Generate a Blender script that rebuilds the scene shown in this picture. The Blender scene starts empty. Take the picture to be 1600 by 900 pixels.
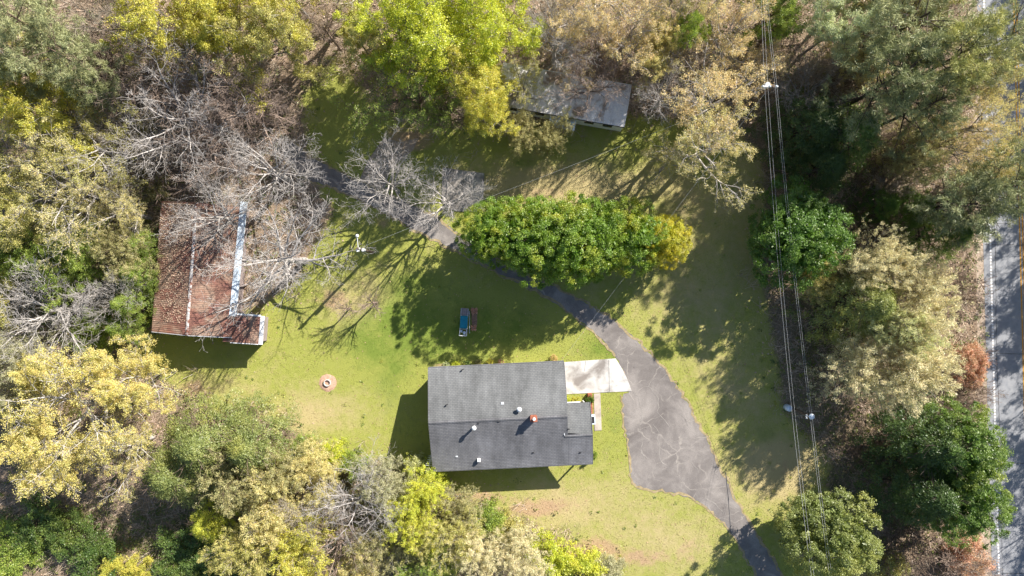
import bpy, bmesh, math, random
import numpy as np
from mathutils import Vector, Matrix

# ------------------------------------------------------------------ camera, sky, sun, exposure
SC = bpy.context.scene
COL = SC.collection
S = 0.06            # metres per photograph pixel on the ground
CH = 64.0           # camera height
SUN = Vector((1.067, 1.11, 1.0)).normalized()      # towards the sun

cam = bpy.data.cameras.new('camera'); cam.sensor_width = 36; cam.lens = 24
cam.clip_end = 2000
co = bpy.data.objects.new('camera', cam); co.location = (0, 0, CH); COL.objects.link(co)
SC.camera = co

w = bpy.data.worlds.new('World'); SC.world = w; w.use_nodes = True
nt = w.node_tree; bg = nt.nodes['Background']
sky = nt.nodes.new('ShaderNodeTexSky'); sky.sky_type = 'NISHITA'; sky.sun_disc = False
sky.sun_elevation = math.asin(SUN.z); sky.sun_rotation = math.atan2(SUN.x, SUN.y)
sky.air_density = 1.0; sky.dust_density = 0.6
nt.links.new(sky.outputs[0], bg.inputs[0]); bg.inputs[1].default_value = 0.07

sun = bpy.data.lights.new('sun', 'SUN'); sun.energy = 5.0; sun.angle = math.radians(0.5); sun.color = (1.0, 0.94, 0.85)
so = bpy.data.objects.new('sun', sun); so.rotation_euler = SUN.to_track_quat('Z', 'Y').to_euler(); COL.objects.link(so)

SC.view_settings.view_transform = 'Standard'; SC.view_settings.look = 'None'
SC.view_settings.exposure = 1.1; SC.view_settings.gamma = 1.0
SC.view_settings.use_curve_mapping = False
SC.render.engine = 'CYCLES'
SC.cycles.max_bounces = 6; SC.cycles.diffuse_bounces = 3; SC.cycles.transmission_bounces = 3
SC.cycles.transparent_max_bounces = 6

RNG = np.random.default_rng(11)
random.seed(5)

def G(px, py, z=0.0):
    """world point at height z that stands where the photograph shows (px, py)"""
    k = S * (CH - z) / CH
    return Vector(((px - 800) * k, (450 - py) * k, z))

# ------------------------------------------------------------------ materials
def node(nt, t, **kw):
    n = nt.nodes.new(t)
    for k, v in kw.items():
        if k.startswith('i_'):
            key = k[2:]
            n.inputs[int(key) if key.isdigit() else key].default_value = v
        else:
            setattr(n, k, v)
    return n

def ramp(nt, fac, stops):
    r = nt.nodes.new('ShaderNodeValToRGB')
    e = r.color_ramp.elements
    while len(e) < len(stops): e.new(0.5)
    for i, (p, c) in enumerate(stops):
        e[i].position = p
        e[i].color = (c, c, c, 1) if isinstance(c, (int, float)) else (*c, 1)
    nt.links.new(fac, r.inputs[0])
    return r.outputs[0]

def mixc(nt, f, a, b, mode='MIX'):
    m = nt.nodes.new('ShaderNodeMix'); m.data_type = 'RGBA'; m.blend_type = mode
    for i, v in ((0, f), (6, a), (7, b)):
        if hasattr(v, 'is_linked'): nt.links.new(v, m.inputs[i])
        elif i == 0: m.inputs[0].default_value = v
        else: m.inputs[i].default_value = (*v, 1) if len(v) == 3 else v
    return m.outputs[2]

def mth(nt, op, a, b=0.0, c=None):
    m = nt.nodes.new('ShaderNodeMath'); m.operation = op
    for i, v in enumerate((a, b) if c is None else (a, b, c)):
        if hasattr(v, 'is_linked'): nt.links.new(v, m.inputs[i])
        else: m.inputs[i].default_value = v
    return m.outputs[0]

def noise(nt, vec, scale, detail=6, rough=0.6, out=0, dist=0.0):
    n = node(nt, 'ShaderNodeTexNoise')
    n.inputs['Scale'].default_value = scale; n.inputs['Detail'].default_value = detail
    n.inputs['Roughness'].default_value = rough; n.inputs['Distortion'].default_value = dist
    if vec is not None: nt.links.new(vec, n.inputs['Vector'])
    return n.outputs[out]

def newmat(name, rough=0.9):
    m = bpy.data.materials.new(name); m.use_nodes = True
    nt = m.node_tree; b = nt.nodes['Principled BSDF']
    b.inputs['Roughness'].default_value = rough
    b.inputs['Specular IOR Level'].default_value = 0.25
    return m, nt, b

def coords(nt, which='Object'):
    return nt.nodes.new('ShaderNodeTexCoord').outputs[which]

def wpos(nt): return nt.nodes.new('ShaderNodeNewGeometry').outputs['Position']

def bump(nt, b, h, strength=0.4, dist=0.05):
    n = nt.nodes.new('ShaderNodeBump'); n.inputs['Strength'].default_value = strength
    n.inputs['Distance'].default_value = dist
    nt.links.new(h, n.inputs['Height']); nt.links.new(n.outputs[0], b.inputs['Normal'])

def grainy(name, c1, c2, scale=3.0, rough=0.85, spec=0.25, metal=0.0, bmp=0.2, detail=8, lo=0.3, hi=0.7):
    m, nt, b = newmat(name, rough)
    v = coords(nt)
    n = noise(nt, v, scale, detail, 0.65)
    nt.links.new(ramp(nt, n, [(lo, c1), (hi, c2)]), b.inputs['Base Color'])
    b.inputs['Specular IOR Level'].default_value = spec; b.inputs['Metallic'].default_value = metal
    if bmp: bump(nt, b, noise(nt, v, scale * 6, 4), bmp, 0.02)
    return m

def leaf_material(name, trans=0.36, accent=(0.50, 0.43, 0.05)):
    m = bpy.data.materials.new(name); m.use_nodes = True
    nt = m.node_tree; nt.nodes.clear()
    out = nt.nodes.new('ShaderNodeOutputMaterial')
    oi = nt.nodes.new('ShaderNodeObjectInfo'); geo = nt.nodes.new('ShaderNodeNewGeometry')
    at = node(nt, 'ShaderNodeAttribute', attribute_name='tint')
    val = mth(nt, 'MULTIPLY_ADD', geo.outputs['Random Per Island'], 0.4, 0.85)
    val = mth(nt, 'MULTIPLY_ADD', at.outputs['Fac'], 0.55, val)
    nz = noise(nt, geo.outputs['Position'], 0.35, 3, 0.6)
    acc = ramp(nt, nz, [(0.5, 0.0), (0.68, 1.0)])
    acc = mth(nt, 'MULTIPLY', acc, oi.outputs['Alpha'])
    base = mixc(nt, acc, oi.outputs['Color'], accent)
    hsv = nt.nodes.new('ShaderNodeHueSaturation')
    hue = mth(nt, 'MULTIPLY_ADD', at.outputs['Fac'], -0.035, 0.517)
    nt.links.new(hue, hsv.inputs['Hue']); nt.links.new(val, hsv.inputs['Value']); nt.links.new(base, hsv.inputs['Color'])
    val_out = hsv; d = nt.nodes.new('ShaderNodeBsdfDiffuse'); t = nt.nodes.new('ShaderNodeBsdfTranslucent')
    g = nt.nodes.new('ShaderNodeBsdfGlossy'); g.inputs['Roughness'].default_value = 0.45
    nt.links.new(hsv.outputs[0], d.inputs[0])
    tc = nt.nodes.new('ShaderNodeHueSaturation'); tc.inputs['Saturation'].default_value = 1.15; tc.inputs['Hue'].default_value = 0.497; tc.inputs['Value'].default_value = 1.15
    nt.links.new(hsv.outputs[0], tc.inputs['Color']); nt.links.new(tc.outputs[0], t.inputs[0])
    a = nt.nodes.new('ShaderNodeMixShader'); a.inputs[0].default_value = trans
    nt.links.new(d.outputs[0], a.inputs[1]); nt.links.new(t.outputs[0], a.inputs[2])
    b = nt.nodes.new('ShaderNodeMixShader'); b.inputs[0].default_value = 0.04
    nt.links.new(a.outputs[0], b.inputs[1]); nt.links.new(g.outputs[0], b.inputs[2])
    nt.links.new(b.outputs[0], out.inputs[0])
    return m

def bark_material():
    m, nt, b = newmat('bark', 0.9)
    oi = nt.nodes.new('ShaderNodeObjectInfo')
    n = noise(nt, wpos(nt), 2.2, 6, 0.7)
    v = ramp(nt, n, [(0.32, 0.35), (0.66, 1.15)])
    nt.links.new(mixc(nt, 1.0, oi.outputs['Color'], v, 'MULTIPLY'), b.inputs['Base Color'])
    return m

M = {}
M['leaf'] = leaf_material('leaf')
M['needle'] = leaf_material('needle', 0.15)
M['bark'] = bark_material()

def ground_material():
    m, nt, b = newmat('ground_cover', 0.97)
    b.inputs['Specular IOR Level'].default_value = 0.05
    p = wpos(nt)
    A = node(nt, 'ShaderNodeAttribute', attribute_name='cover')
    sep = nt.nodes.new('ShaderNodeSeparateColor'); nt.links.new(A.outputs['Color'], sep.inputs[0])
    lawn, dry, soil = sep.outputs
    B = node(nt, 'ShaderNodeAttribute', attribute_name='cover_two')
    sep2 = nt.nodes.new('ShaderNodeSeparateColor'); nt.links.new(B.outputs['Color'], sep2.inputs[0])
    lush, sand, green_floor = sep2.outputs
    fine = noise(nt, p, 9.0, 5, 0.75)
    vfine = noise(nt, p, 26.0, 3, 0.7)
    mid = noise(nt, p, 1.1, 8, 0.72)
    big = noise(nt, p, 0.22, 5, 0.6, dist=0.5)
    litter = ramp(nt, fine, [(0.30, (0.09, 0.065, 0.048)), (0.45, (0.22, 0.165, 0.12)), (0.58, (0.35, 0.27, 0.195)), (0.75, (0.50, 0.41, 0.31))])
    litter = mixc(nt, ramp(nt, mid, [(0.4, 0.0), (0.7, 0.75)]), litter, (0.33, 0.24, 0.165))
    vine = ramp(nt, fine, [(0.3, (0.03, 0.045, 0.015)), (0.7, (0.10, 0.13, 0.035))])
    litter = mixc(nt, mth(nt, 'MULTIPLY', green_floor, ramp(nt, mid, [(0.42, 0.0), (0.52, 1.0)])), litter, vine)
    g1 = ramp(nt, vfine, [(0.28, (0.25, 0.27, 0.055)), (0.72, (0.385, 0.40, 0.105))])
    straw = ramp(nt, vfine, [(0.28, (0.38, 0.31, 0.145)), (0.72, (0.55, 0.46, 0.24))])
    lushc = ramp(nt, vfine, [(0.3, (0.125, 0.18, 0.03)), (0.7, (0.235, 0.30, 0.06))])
    x = mth(nt, 'MULTIPLY_ADD', mid, 1.3, mth(nt, 'MULTIPLY_ADD', big, 0.9, mth(nt, 'MULTIPLY_ADD', fine, 0.5, -1.2)))
    x = mth(nt, 'ADD', x, dry)
    grass = mixc(nt, ramp(nt, x, [(0.2, 0.0), (0.85, 1.0)]), g1, straw)
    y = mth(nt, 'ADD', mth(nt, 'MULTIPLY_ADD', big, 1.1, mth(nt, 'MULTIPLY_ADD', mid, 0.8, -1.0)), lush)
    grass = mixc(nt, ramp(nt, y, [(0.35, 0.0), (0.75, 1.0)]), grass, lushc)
    e = mth(nt, 'ADD', lawn, mth(nt, 'MULTIPLY_ADD', mid, 0.8, mth(nt, 'MULTIPLY_ADD', fine, 0.4, -0.6)))
    c = mixc(nt, ramp(nt, e, [(0.42, 0.0), (0.6, 1.0)]), litter, grass)
    dirt = ramp(nt, fine, [(0.3, (0.33, 0.215, 0.13)), (0.7, (0.55, 0.385, 0.25))])
    s = mth(nt, 'ADD', soil, mth(nt, 'MULTIPLY_ADD', mid, 0.9, -0.45))
    c = mixc(nt, ramp(nt, s, [(0.45, 0.0), (0.75, 0.85)]), c, dirt)
    sd = ramp(nt, fine, [(0.3, (0.34, 0.26, 0.17)), (0.7, (0.52, 0.42, 0.29))])
    s2 = mth(nt, 'ADD', sand, mth(nt, 'MULTIPLY_ADD', mid, 0.8, -0.4))
    c = mixc(nt, ramp(nt, s2, [(0.4, 0.0), (0.65, 0.9)]), c, sd)
    nt.links.new(c, b.inputs['Base Color'])
    bump(nt, b, mth(nt, 'MULTIPLY_ADD', vfine, 0.6, fine), 0.55, 0.12)
    return m

def asphalt_material():
    m, nt, b = newmat('old_asphalt', 0.85)
    p = wpos(nt)
    big = noise(nt, p, 0.33, 6, 0.62, dist=0.6); fine = noise(nt, p, 14, 4, 0.75); mid = noise(nt, p, 1.6, 6, 0.6)
    c = ramp(nt, big, [(0.30, (0.14, 0.124, 0.117)), (0.48, (0.20, 0.18, 0.169)), (0.66, (0.30, 0.272, 0.252))])
    c = mixc(nt, 1.0, c, ramp(nt, fine, [(0.3, 0.78), (0.7, 1.2)]), 'MULTIPLY')
    c = mixc(nt, ramp(nt, mid, [(0.6, 0.0), (0.78, 0.5)]), c, (0.30, 0.275, 0.255))
    vo = node(nt, 'ShaderNodeTexVoronoi', feature='DISTANCE_TO_EDGE'); vo.inputs['Scale'].default_value = 0.33
    wv = nt.nodes.new('ShaderNodeVectorMath'); wv.operation = 'MULTIPLY_ADD'
    nn = node(nt, 'ShaderNodeTexNoise'); nn.inputs['Scale'].default_value = 0.8; nn.inputs['Detail'].default_value = 5
    nt.links.new(p, nn.inputs['Vector']); nt.links.new(nn.outputs['Color'], wv.inputs[0]); wv.inputs[1].default_value = (1.6, 1.6, 0); nt.links.new(p, wv.inputs[2])
    nt.links.new(wv.outputs[0], vo.inputs['Vector'])
    cr = ramp(nt, vo.outputs['Distance'], [(0.0, 1.0), (0.022, 0.0)])
    cr = mth(nt, 'MULTIPLY', cr, ramp(nt, noise(nt, p, 0.5, 3), [(0.42, 0.0), (0.6, 0.75)]))
    spot = noise(nt, p, 2.6, 5, 0.6)
    c = mixc(nt, ramp(nt, spot, [(0.62, 0.0), (0.74, 0.6)]), c, (0.085, 0.075, 0.072))
    c = mixc(nt, cr, c, (0.38, 0.345, 0.31))
    nt.links.new(c, b.inputs['Base Color']); bump(nt, b, fine, 0.3, 0.02)
    return m

def concrete_material(name, dark=(0.36, 0.31, 0.27), light=(0.86, 0.82, 0.75), sc=0.45):
    m, nt, b = newmat(name, 0.8)
    p = wpos(nt)
    big = noise(nt, p, sc, 5, 0.55, dist=0.4); fine = noise(nt, p, 18, 3, 0.7)
    c = ramp(nt, big, [(0.36, dark), (0.56, light)])
    c = mixc(nt, 1.0, c, ramp(nt, fine, [(0.3, 0.86), (0.7, 1.1)]), 'MULTIPLY')
    st = noise(nt, p, 1.3, 6, 0.7)
    c = mixc(nt, ramp(nt, st, [(0.56, 0.0), (0.75, 0.55)]), c, (0.20, 0.17, 0.145))
    nt.links.new(c, b.inputs['Base Color']); bump(nt, b, fine, 0.15, 0.01)
    return m

def shingle_material(name='shingles', c1=(0.135, 0.135, 0.15), c2=(0.185, 0.185, 0.205)):
    m, nt, b = newmat(name, 0.9)
    b.inputs['Specular IOR Level'].default_value = 0.2
    v = coords(nt)
    br = node(nt, 'ShaderNodeTexBrick'); nt.links.new(v, br.inputs['Vector'])
    br.inputs['Color1'].default_value = (*c1, 1); br.inputs['Color2'].default_value = (*c2, 1)
    br.inputs['Mortar'].default_value = (0.10, 0.10, 0.11, 1); br.inputs['Scale'].default_value = 1.0
    br.inputs['Mortar Size'].default_value = 0.012; br.inputs['Brick Width'].default_value = 0.30; br.inputs['Row Height'].default_value = 0.145
    br.inputs['Bias'].default_value = 0.0
    n = noise(nt, v, 0.35, 5, 0.6); f = noise(nt, v, 22, 3, 0.8)
    mp = nt.nodes.new('ShaderNodeMapping'); mp.inputs['Scale'].default_value = (1.3, 0.09, 1); nt.links.new(v, mp.inputs['Vector'])
    streak = noise(nt, mp.outputs[0], 1.0, 4, 0.6)
    c = mixc(nt, 1.0, br.outputs[0], ramp(nt, n, [(0.3, 0.76), (0.7, 1.2)]), 'MULTIPLY')
    c = mixc(nt, 1.0, c, ramp(nt, f, [(0.3, 0.85), (0.7, 1.15)]), 'MULTIPLY')
    c = mixc(nt, 1.0, c, ramp(nt, streak, [(0.3, 0.78), (0.7, 1.2)]), 'MULTIPLY')
    nt.links.new(c, b.inputs['Base Color']); bump(nt, b, f, 0.25, 0.01)
    return m

def rust_material():
    m, nt, b = newmat('rusty_red_metal', 0.75)
    p = wpos(nt)
    n = noise(nt, p, 0.5, 6, 0.65, dist=0.8); f = noise(nt, p, 7, 5, 0.7)
    c = ramp(nt, n, [(0.30, (0.25, 0.11, 0.09)), (0.46, (0.20, 0.105, 0.08)), (0.58, (0.31, 0.215, 0.16)), (0.75, (0.19, 0.135, 0.11))])
    mp = nt.nodes.new('ShaderNodeMapping'); mp.inputs['Scale'].default_value = (0.25, 3.0, 1); nt.links.new(p, mp.inputs['Vector'])
    st = noise(nt, mp.outputs[0], 1.2, 5, 0.7)
    c = mixc(nt, ramp(nt, st, [(0.5, 0.0), (0.75, 0.65)]), c, (0.36, 0.17, 0.11))
    c = mixc(nt, ramp(nt, f, [(0.55, 0.0), (0.72, 0.7)]), c, (0.13, 0.05, 0.04))
    nt.links.new(c, b.inputs['Base Color'])
    return m

def weathered_white(name, white=(0.62, 0.61, 0.60), stain=(0.20, 0.145, 0.11), lo=0.45, hi=0.62, sc=0.7, rough=0.6):
    m, nt, b = newmat(name, rough)
    p = wpos(nt)
    n = noise(nt, p, sc, 7, 0.68, dist=0.5); f = noise(nt, p, 9, 4, 0.7)
    c = mixc(nt, ramp(nt, n, [(lo, 0.0), (hi, 1.0)]), white, stain)
    c = mixc(nt, 1.0, c, ramp(nt, f, [(0.3, 0.8), (0.7, 1.15)]), 'MULTIPLY')
    nt.links.new(c, b.inputs['Base Color'])
    return m

M['ground'] = ground_material()
M['asphalt'] = asphalt_material()
M['pad'] = concrete_material('parking_concrete', (0.25, 0.225, 0.205), (0.60, 0.58, 0.55), 0.55)
M['walk'] = concrete_material('walk_concrete', (0.36, 0.31, 0.27), (0.52, 0.46, 0.40), 0.8)
M['slab'] = concrete_material('slab_concrete', (0.20, 0.18, 0.16), (0.42, 0.38, 0.34), 0.7)
M['road'] = grainy('road_asphalt', (0.225, 0.235, 0.26), (0.32, 0.325, 0.34), 2.0, 0.85, bmp=0.15)
M['shoulder'] = grainy('shoulder_gravel', (0.27, 0.20, 0.15), (0.52, 0.43, 0.34), 4.0, 0.95, bmp=0.5)
M['white_paint'] = grainy('white_road_paint', (0.55, 0.56, 0.58), (0.85, 0.86, 0.88), 5.0, 0.7, bmp=0)
M['yellow_paint'] = grainy('yellow_road_paint', (0.50, 0.23, 0.02), (0.75, 0.37, 0.04), 5.0, 0.7, bmp=0)
M['joint_and_shadow'] = grainy('dark_joint_and_shadow', (0.05, 0.05, 0.055), (0.11, 0.11, 0.115), 5.0, 0.9, bmp=0)  # real joints, and the overhead wire's shadow painted on the drive
M['crack'] = grainy('pale_crack', (0.22, 0.20, 0.185), (0.38, 0.35, 0.32), 1.5, 0.9, bmp=0)
M['edge_dirt'] = grainy('driveway_edge_dirt', (0.22, 0.17, 0.09), (0.45, 0.36, 0.21), 3.0, 0.95, bmp=0.4)
M['shingle'] = shingle_material('shingles', (0.16, 0.16, 0.168), (0.19, 0.19, 0.20))
M['shingle_pale'] = shingle_material('shingles_pale', (0.165, 0.17, 0.17), (0.19, 0.195, 0.195))  # slightly paler shingle tone for one side of the roofs
M['rust'] = rust_material()
M['galv'] = weathered_white('galvanised_sheet', (0.60, 0.68, 0.76), (0.42, 0.44, 0.46), 0.55, 0.75, 0.9, 0.45)
M['ridge'] = weathered_white('peeling_ridge', (0.62, 0.60, 0.58), (0.22, 0.09, 0.06), 0.46, 0.56, 2.2)
M['trailer_roof'] = weathered_white('stained_roof', (0.86, 0.83, 0.82), (0.33, 0.245, 0.19), 0.50, 0.6, 0.38)
M['trailer_wall'] = weathered_white('white_siding', (0.72, 0.75, 0.80), (0.50, 0.52, 0.54), 0.6, 0.9, 0.6)
M['white'] = grainy('white_metal', (0.72, 0.73, 0.74), (0.85, 0.85, 0.85), 4, 0.5, bmp=0)
M['brick'] = grainy('red_brick', (0.26, 0.085, 0.05), (0.42, 0.16, 0.10), 5, 0.9)
M['siding'] = grainy('house_siding', (0.45, 0.40, 0.34), (0.55, 0.50, 0.44), 4, 0.8)
M['glass'] = grainy('dark_window', (0.02, 0.025, 0.03), (0.05, 0.06, 0.07), 2, 0.1, spec=0.6, bmp=0)
M['dark'] = grainy('dark_metal', (0.02, 0.02, 0.022), (0.05, 0.05, 0.055), 6, 0.6, bmp=0)
M['steel'] = grainy('grey_steel', (0.45, 0.47, 0.50), (0.65, 0.68, 0.72), 6, 0.4, bmp=0)
M['bluewhite'] = grainy('pale_enamel', (0.55, 0.66, 0.80), (0.75, 0.82, 0.90), 4, 0.4, spec=0.5, bmp=0)
M['wood_pole'] = grainy('pole_wood', (0.09, 0.065, 0.05), (0.17, 0.13, 0.10), 3, 0.9)
M['wood'] = grainy('weathered_wood', (0.22, 0.18, 0.17), (0.36, 0.30, 0.29), 3, 0.9)
M['teal'] = grainy('teal_cloth', (0.012, 0.19, 0.27), (0.02, 0.27, 0.37), 3, 0.7)
M['mulch'] = grainy('wood_mulch', (0.20, 0.115, 0.08), (0.42, 0.26, 0.18), 7, 0.95, bmp=0.8)
M['fire_bed'] = grainy('fire_bed_gravel', (0.36, 0.20, 0.13), (0.62, 0.42, 0.31), 6, 0.95, bmp=0.8)
M['dry_red'] = grainy('dry_foliage', (0.55, 0.24, 0.14), (0.80, 0.50, 0.34), 7, 0.95, bmp=0)
M['stone'] = grainy('pale_stone', (0.50, 0.46, 0.44), (0.72, 0.66, 0.64), 6, 0.9)
M['wire'] = grainy('aluminium_wire', (0.42, 0.43, 0.44), (0.55, 0.56, 0.57), 2, 0.5, bmp=0)
M['straw_leaf'] = grainy('fallen_leaf', (0.20, 0.11, 0.06), (0.46, 0.31, 0.19), 9, 0.9, bmp=0)
M['grass_blade'] = None

# ------------------------------------------------------------------ object helpers
def put(name, mesh, mat=None, parent=None, loc=None, **props):
    o = bpy.data.objects.new(name, mesh); COL.objects.link(o)
    if mesh is not None and mat is not None and not mesh.materials: mesh.materials.append(mat)
    if parent is not None: o.parent = parent
    if loc is not None: o.location = loc
    for k, v in props.items():
        if v: o[k] = v
    return o

def thing(name, label, cat, loc=(0, 0, 0), rz=0.0, group=None):
    o = bpy.data.objects.new(name, None); COL.objects.link(o)
    o.location = loc; o.rotation_euler = (0, 0, rz); o.empty_display_size = 0.3
    o['label'] = label; o['category'] = cat
    if group: o['group'] = group
    return o

def fast_mesh(name, V, F, tint=None, smooth=False):
    """V (n,3), F (m,k) arrays"""
    V = np.asarray(V, np.float32); F = np.asarray(F, np.int32)
    me = bpy.data.meshes.new(name)
    m, k = F.shape
    me.vertices.add(len(V)); me.vertices.foreach_set('co', V.ravel())
    me.loops.add(m * k); me.loops.foreach_set('vertex_index', F.ravel())
    me.polygons.add(m); me.polygons.foreach_set('loop_start', np.arange(0, m * k, k, dtype=np.int32))
    me.polygons.foreach_set('loop_total', np.full(m, k, np.int32))
    if smooth: me.polygons.foreach_set('use_smooth', np.ones(m, bool))
    me.update(calc_edges=True)
    if tint is not None:
        a = me.attributes.new('tint', 'FLOAT', 'FACE'); a.data.foreach_set('value', np.asarray(tint, np.float32))
    return me

def pmesh(name, V, F, smooth=False):
    me = bpy.data.meshes.new(name); me.from_pydata([tuple(v) for v in V], [], F); me.update()
    if smooth:
        for p in me.polygons: p.use_smooth = True
    return me

def bm_new(): return bmesh.new()
def bm_box(bm, c, s, rot=None, bev=0.0):
    r = bmesh.ops.create_cube(bm, size=1.0)
    vs = r['verts']
    bmesh.ops.scale(bm, vec=s, verts=vs)
    if bev > 0:
        es = list({e for v in vs for e in v.link_edges})
        rb = bmesh.ops.bevel(bm, geom=es, offset=bev, segments=1, affect='EDGES')
        vs = list({v for f in rb['faces'] for v in f.verts} | {v for v in vs if v.is_valid})
    if rot is not None: bmesh.ops.rotate(bm, cent=(0, 0, 0), matrix=rot, verts=vs)
    bmesh.ops.translate(bm, vec=c, verts=vs)
    return vs
def bm_cyl(bm, p, q, r1, r2=None, n=10, caps=True):
    p, q = Vector(p), Vector(q); d = q - p
    r = bmesh.ops.create_cone(bm, cap_ends=caps, segments=n, radius1=r1, radius2=r1 if r2 is None else r2, depth=d.length)
    bmesh.ops.rotate(bm, cent=(0, 0, 0), matrix=d.to_track_quat('Z', 'Y').to_matrix(), verts=r['verts'])
    bmesh.ops.translate(bm, vec=(p + q) / 2, verts=r['verts'])
    return r['verts']
def bm_lathe(bm, prof, n=16, c=(0, 0, 0)):
    rings = []
    for r, z in prof:
        rings.append([bm.verts.new((c[0] + r * math.cos(2 * math.pi * i / n), c[1] + r * math.sin(2 * math.pi * i / n), c[2] + z)) for i in range(n)])
    for a, b in zip(rings, rings[1:]):
        for i in range(n): bm.faces.new((a[i], a[(i + 1) % n], b[(i + 1) % n], b[i]))
    bm.faces.new(rings[-1]); bm.faces.new(list(reversed(rings[0])))
def bm_done(name, bm, mat, parent=None, smooth=False, **props):
    me = bpy.data.meshes.new(name); bm.to_mesh(me); bm.free()
    if smooth:
        for p in me.polygons: p.use_smooth = True
    return put(name, me, mat, parent, **props)

# ------------------------------------------------------------------ ground
def chaikin(P, n=2, closed=True):
    P = [np.array(p, float) for p in P]
    for _ in range(n):
        Q = []
        L = len(P)
        for i in range(L if closed else L - 1):
            a, b = P[i], P[(i + 1) % L]
            Q += [a * .75 + b * .25, a * .25 + b * .75]
        if not closed: Q = [P[0]] + Q + [P[-1]]
        P = Q
    return P

def sdist(poly, X, Y):
    """signed distance in metres, positive inside; poly in photograph ground pixels"""
    P = [((p[0] - 800) * S, (450 - p[1]) * S) for p in poly]
    d = np.full(X.shape, 1e9); ins = np.zeros(X.shape, bool)
    for i in range(len(P)):
        ax, ay = P[i]; bx, by = P[(i + 1) % len(P)]
        ex, ey = bx - ax, by - ay
        t = np.clip(((X - ax) * ex + (Y - ay) * ey) / (ex * ex + ey * ey + 1e-12), 0, 1)
        d = np.minimum(d, (X - ax - t * ex) ** 2 + (Y - ay - t * ey) ** 2)
        cr = ((ay > Y) != (by > Y)) & (X < (bx - ax) * (Y - ay) / (by - ay + 1e-12) + ax)
        ins ^= cr
    d = np.sqrt(d)
    return np.where(ins, d, -d)

def blob(X, Y, px, py, rx, ry=None):
    ry = ry or rx
    q = ((X / S + 800 - px) / rx) ** 2 + ((450 - Y / S - py) / ry) ** 2
    return np.exp(-q * 1.1)

LAWN = [(262, 600), (215, 560), (225, 520), (330, 505), (405, 480), (430, 460), (470, 430), (520, 330), (500, 300), (480, 235), (470, 150), (520, 95), (580, 150),
        (640, 195), (760, 200), (1000, 180), (1130, 190), (1190, 240), (1200, 330), (1190, 430), (1215, 560), (1225, 640), (1300, 720),
        (1290, 760), (1330, 900), (1330, 1000), (1010, 1000), (960, 900), (900, 850), (790, 800), (690, 765), (560, 715), (470, 680), (400, 645), (340, 640)]
NOLEAF_EDGE = LAWN

def axis(lo, hi, step, far):
    inner = np.arange(lo, hi + step, step)
    out = np.geomspace(step * 2, far - hi, 14)
    return np.concatenate([lo - out[::-1], inner, hi + out])
xs = axis(-62, 62, 0.4, 400); ys = axis(-40, 40, 0.4, 400)
GX, GY = np.meshgrid(xs, ys)
nx, ny = len(xs), len(ys)
V = np.stack([GX.ravel(), GY.ravel(), np.zeros(nx * ny)], 1)
i, j = np.meshgrid(np.arange(nx - 1), np.arange(ny - 1)); a = (j * nx + i).ravel()
F = np.stack([a, a + 1, a + nx + 1, a + nx], 1)
me = fast_mesh('ground', V, F)
sd = sdist(LAWN, GX, GY)
lawn = np.clip(0.5 + sd / 3.0, 0, 1)
dry = np.zeros_like(GX); soil = np.zeros_like(GX); lush = np.zeros_like(GX); sand = np.zeros_like(GX); gf = np.zeros_like(GX)
for px, py, rx, ry, v in [(1000, 430, 120, 60, .15), (1100, 480, 70, 90, .25), (1180, 740, 80, 60, .35), (1150, 620, 60, 60, .3), (840, 290, 160, 40, .45),
                          (560, 470, 60, 45, .45), (350, 600, 80, 30, .3), (480, 640, 90, 40, .3), (900, 780, 120, 60, .28), (1060, 840, 80, 60, .3), (1240, 720, 60, 40, .45), (1080, 330, 90, 60, .3), (1190, 300, 60, 160, .3), (1130, 520, 120, 200, .06), (1210, 740, 60, 50, .2), (1000, 850, 120, 50, .14), (870, 800, 130, 40, .2), (450, 660, 70, 30, .3), (900, 290, 160, 40, .3)]:
    dry += 1.35 * v * blob(GX, GY, px, py, rx, ry)
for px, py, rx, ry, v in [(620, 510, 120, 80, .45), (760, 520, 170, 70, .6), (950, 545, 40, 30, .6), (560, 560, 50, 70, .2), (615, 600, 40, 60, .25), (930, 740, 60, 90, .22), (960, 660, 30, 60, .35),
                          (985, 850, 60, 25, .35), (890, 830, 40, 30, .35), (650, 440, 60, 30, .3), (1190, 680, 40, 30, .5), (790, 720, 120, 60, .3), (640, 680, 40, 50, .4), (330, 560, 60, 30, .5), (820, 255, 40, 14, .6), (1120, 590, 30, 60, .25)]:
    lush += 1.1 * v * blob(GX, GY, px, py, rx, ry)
for px, py, rx, ry, v in [(740, 776, 60, 12, .65), (830, 800, 60, 16, .5), (930, 850, 40, 20, .5), (1080, 850, 30, 40, .3), (690, 575, 22, 10, .6), (590, 722, 26, 16, .5), (520, 660, 40, 14, .35),
                          (640, 220, 50, 24, .6), (300, 610, 30, 22, .6), (520, 470, 40, 26, .5), (600, 160, 60, 40, .45), (870, 862, 40, 12, .5), (1260, 860, 40, 30, .6), (600, 345, 30, 26, .4), (1000, 872, 70, 22, .5), (870, 785, 70, 14, .35), (1225, 730, 26, 26, .4), (1170, 600, 30, 50, .3), (470, 690, 40, 14, .5), (850, 300, 90, 14, .4)]:
    soil += 1.5 * v * blob(GX, GY, px, py, rx, ry)
for px, py, rx, ry, v in [(335, 290, 46, 26, 1.0), (570, 245, 40, 14, .3), (400, 690, 20, 16, .3)]:
    sand += v * blob(GX, GY, px, py, rx, ry)
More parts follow.
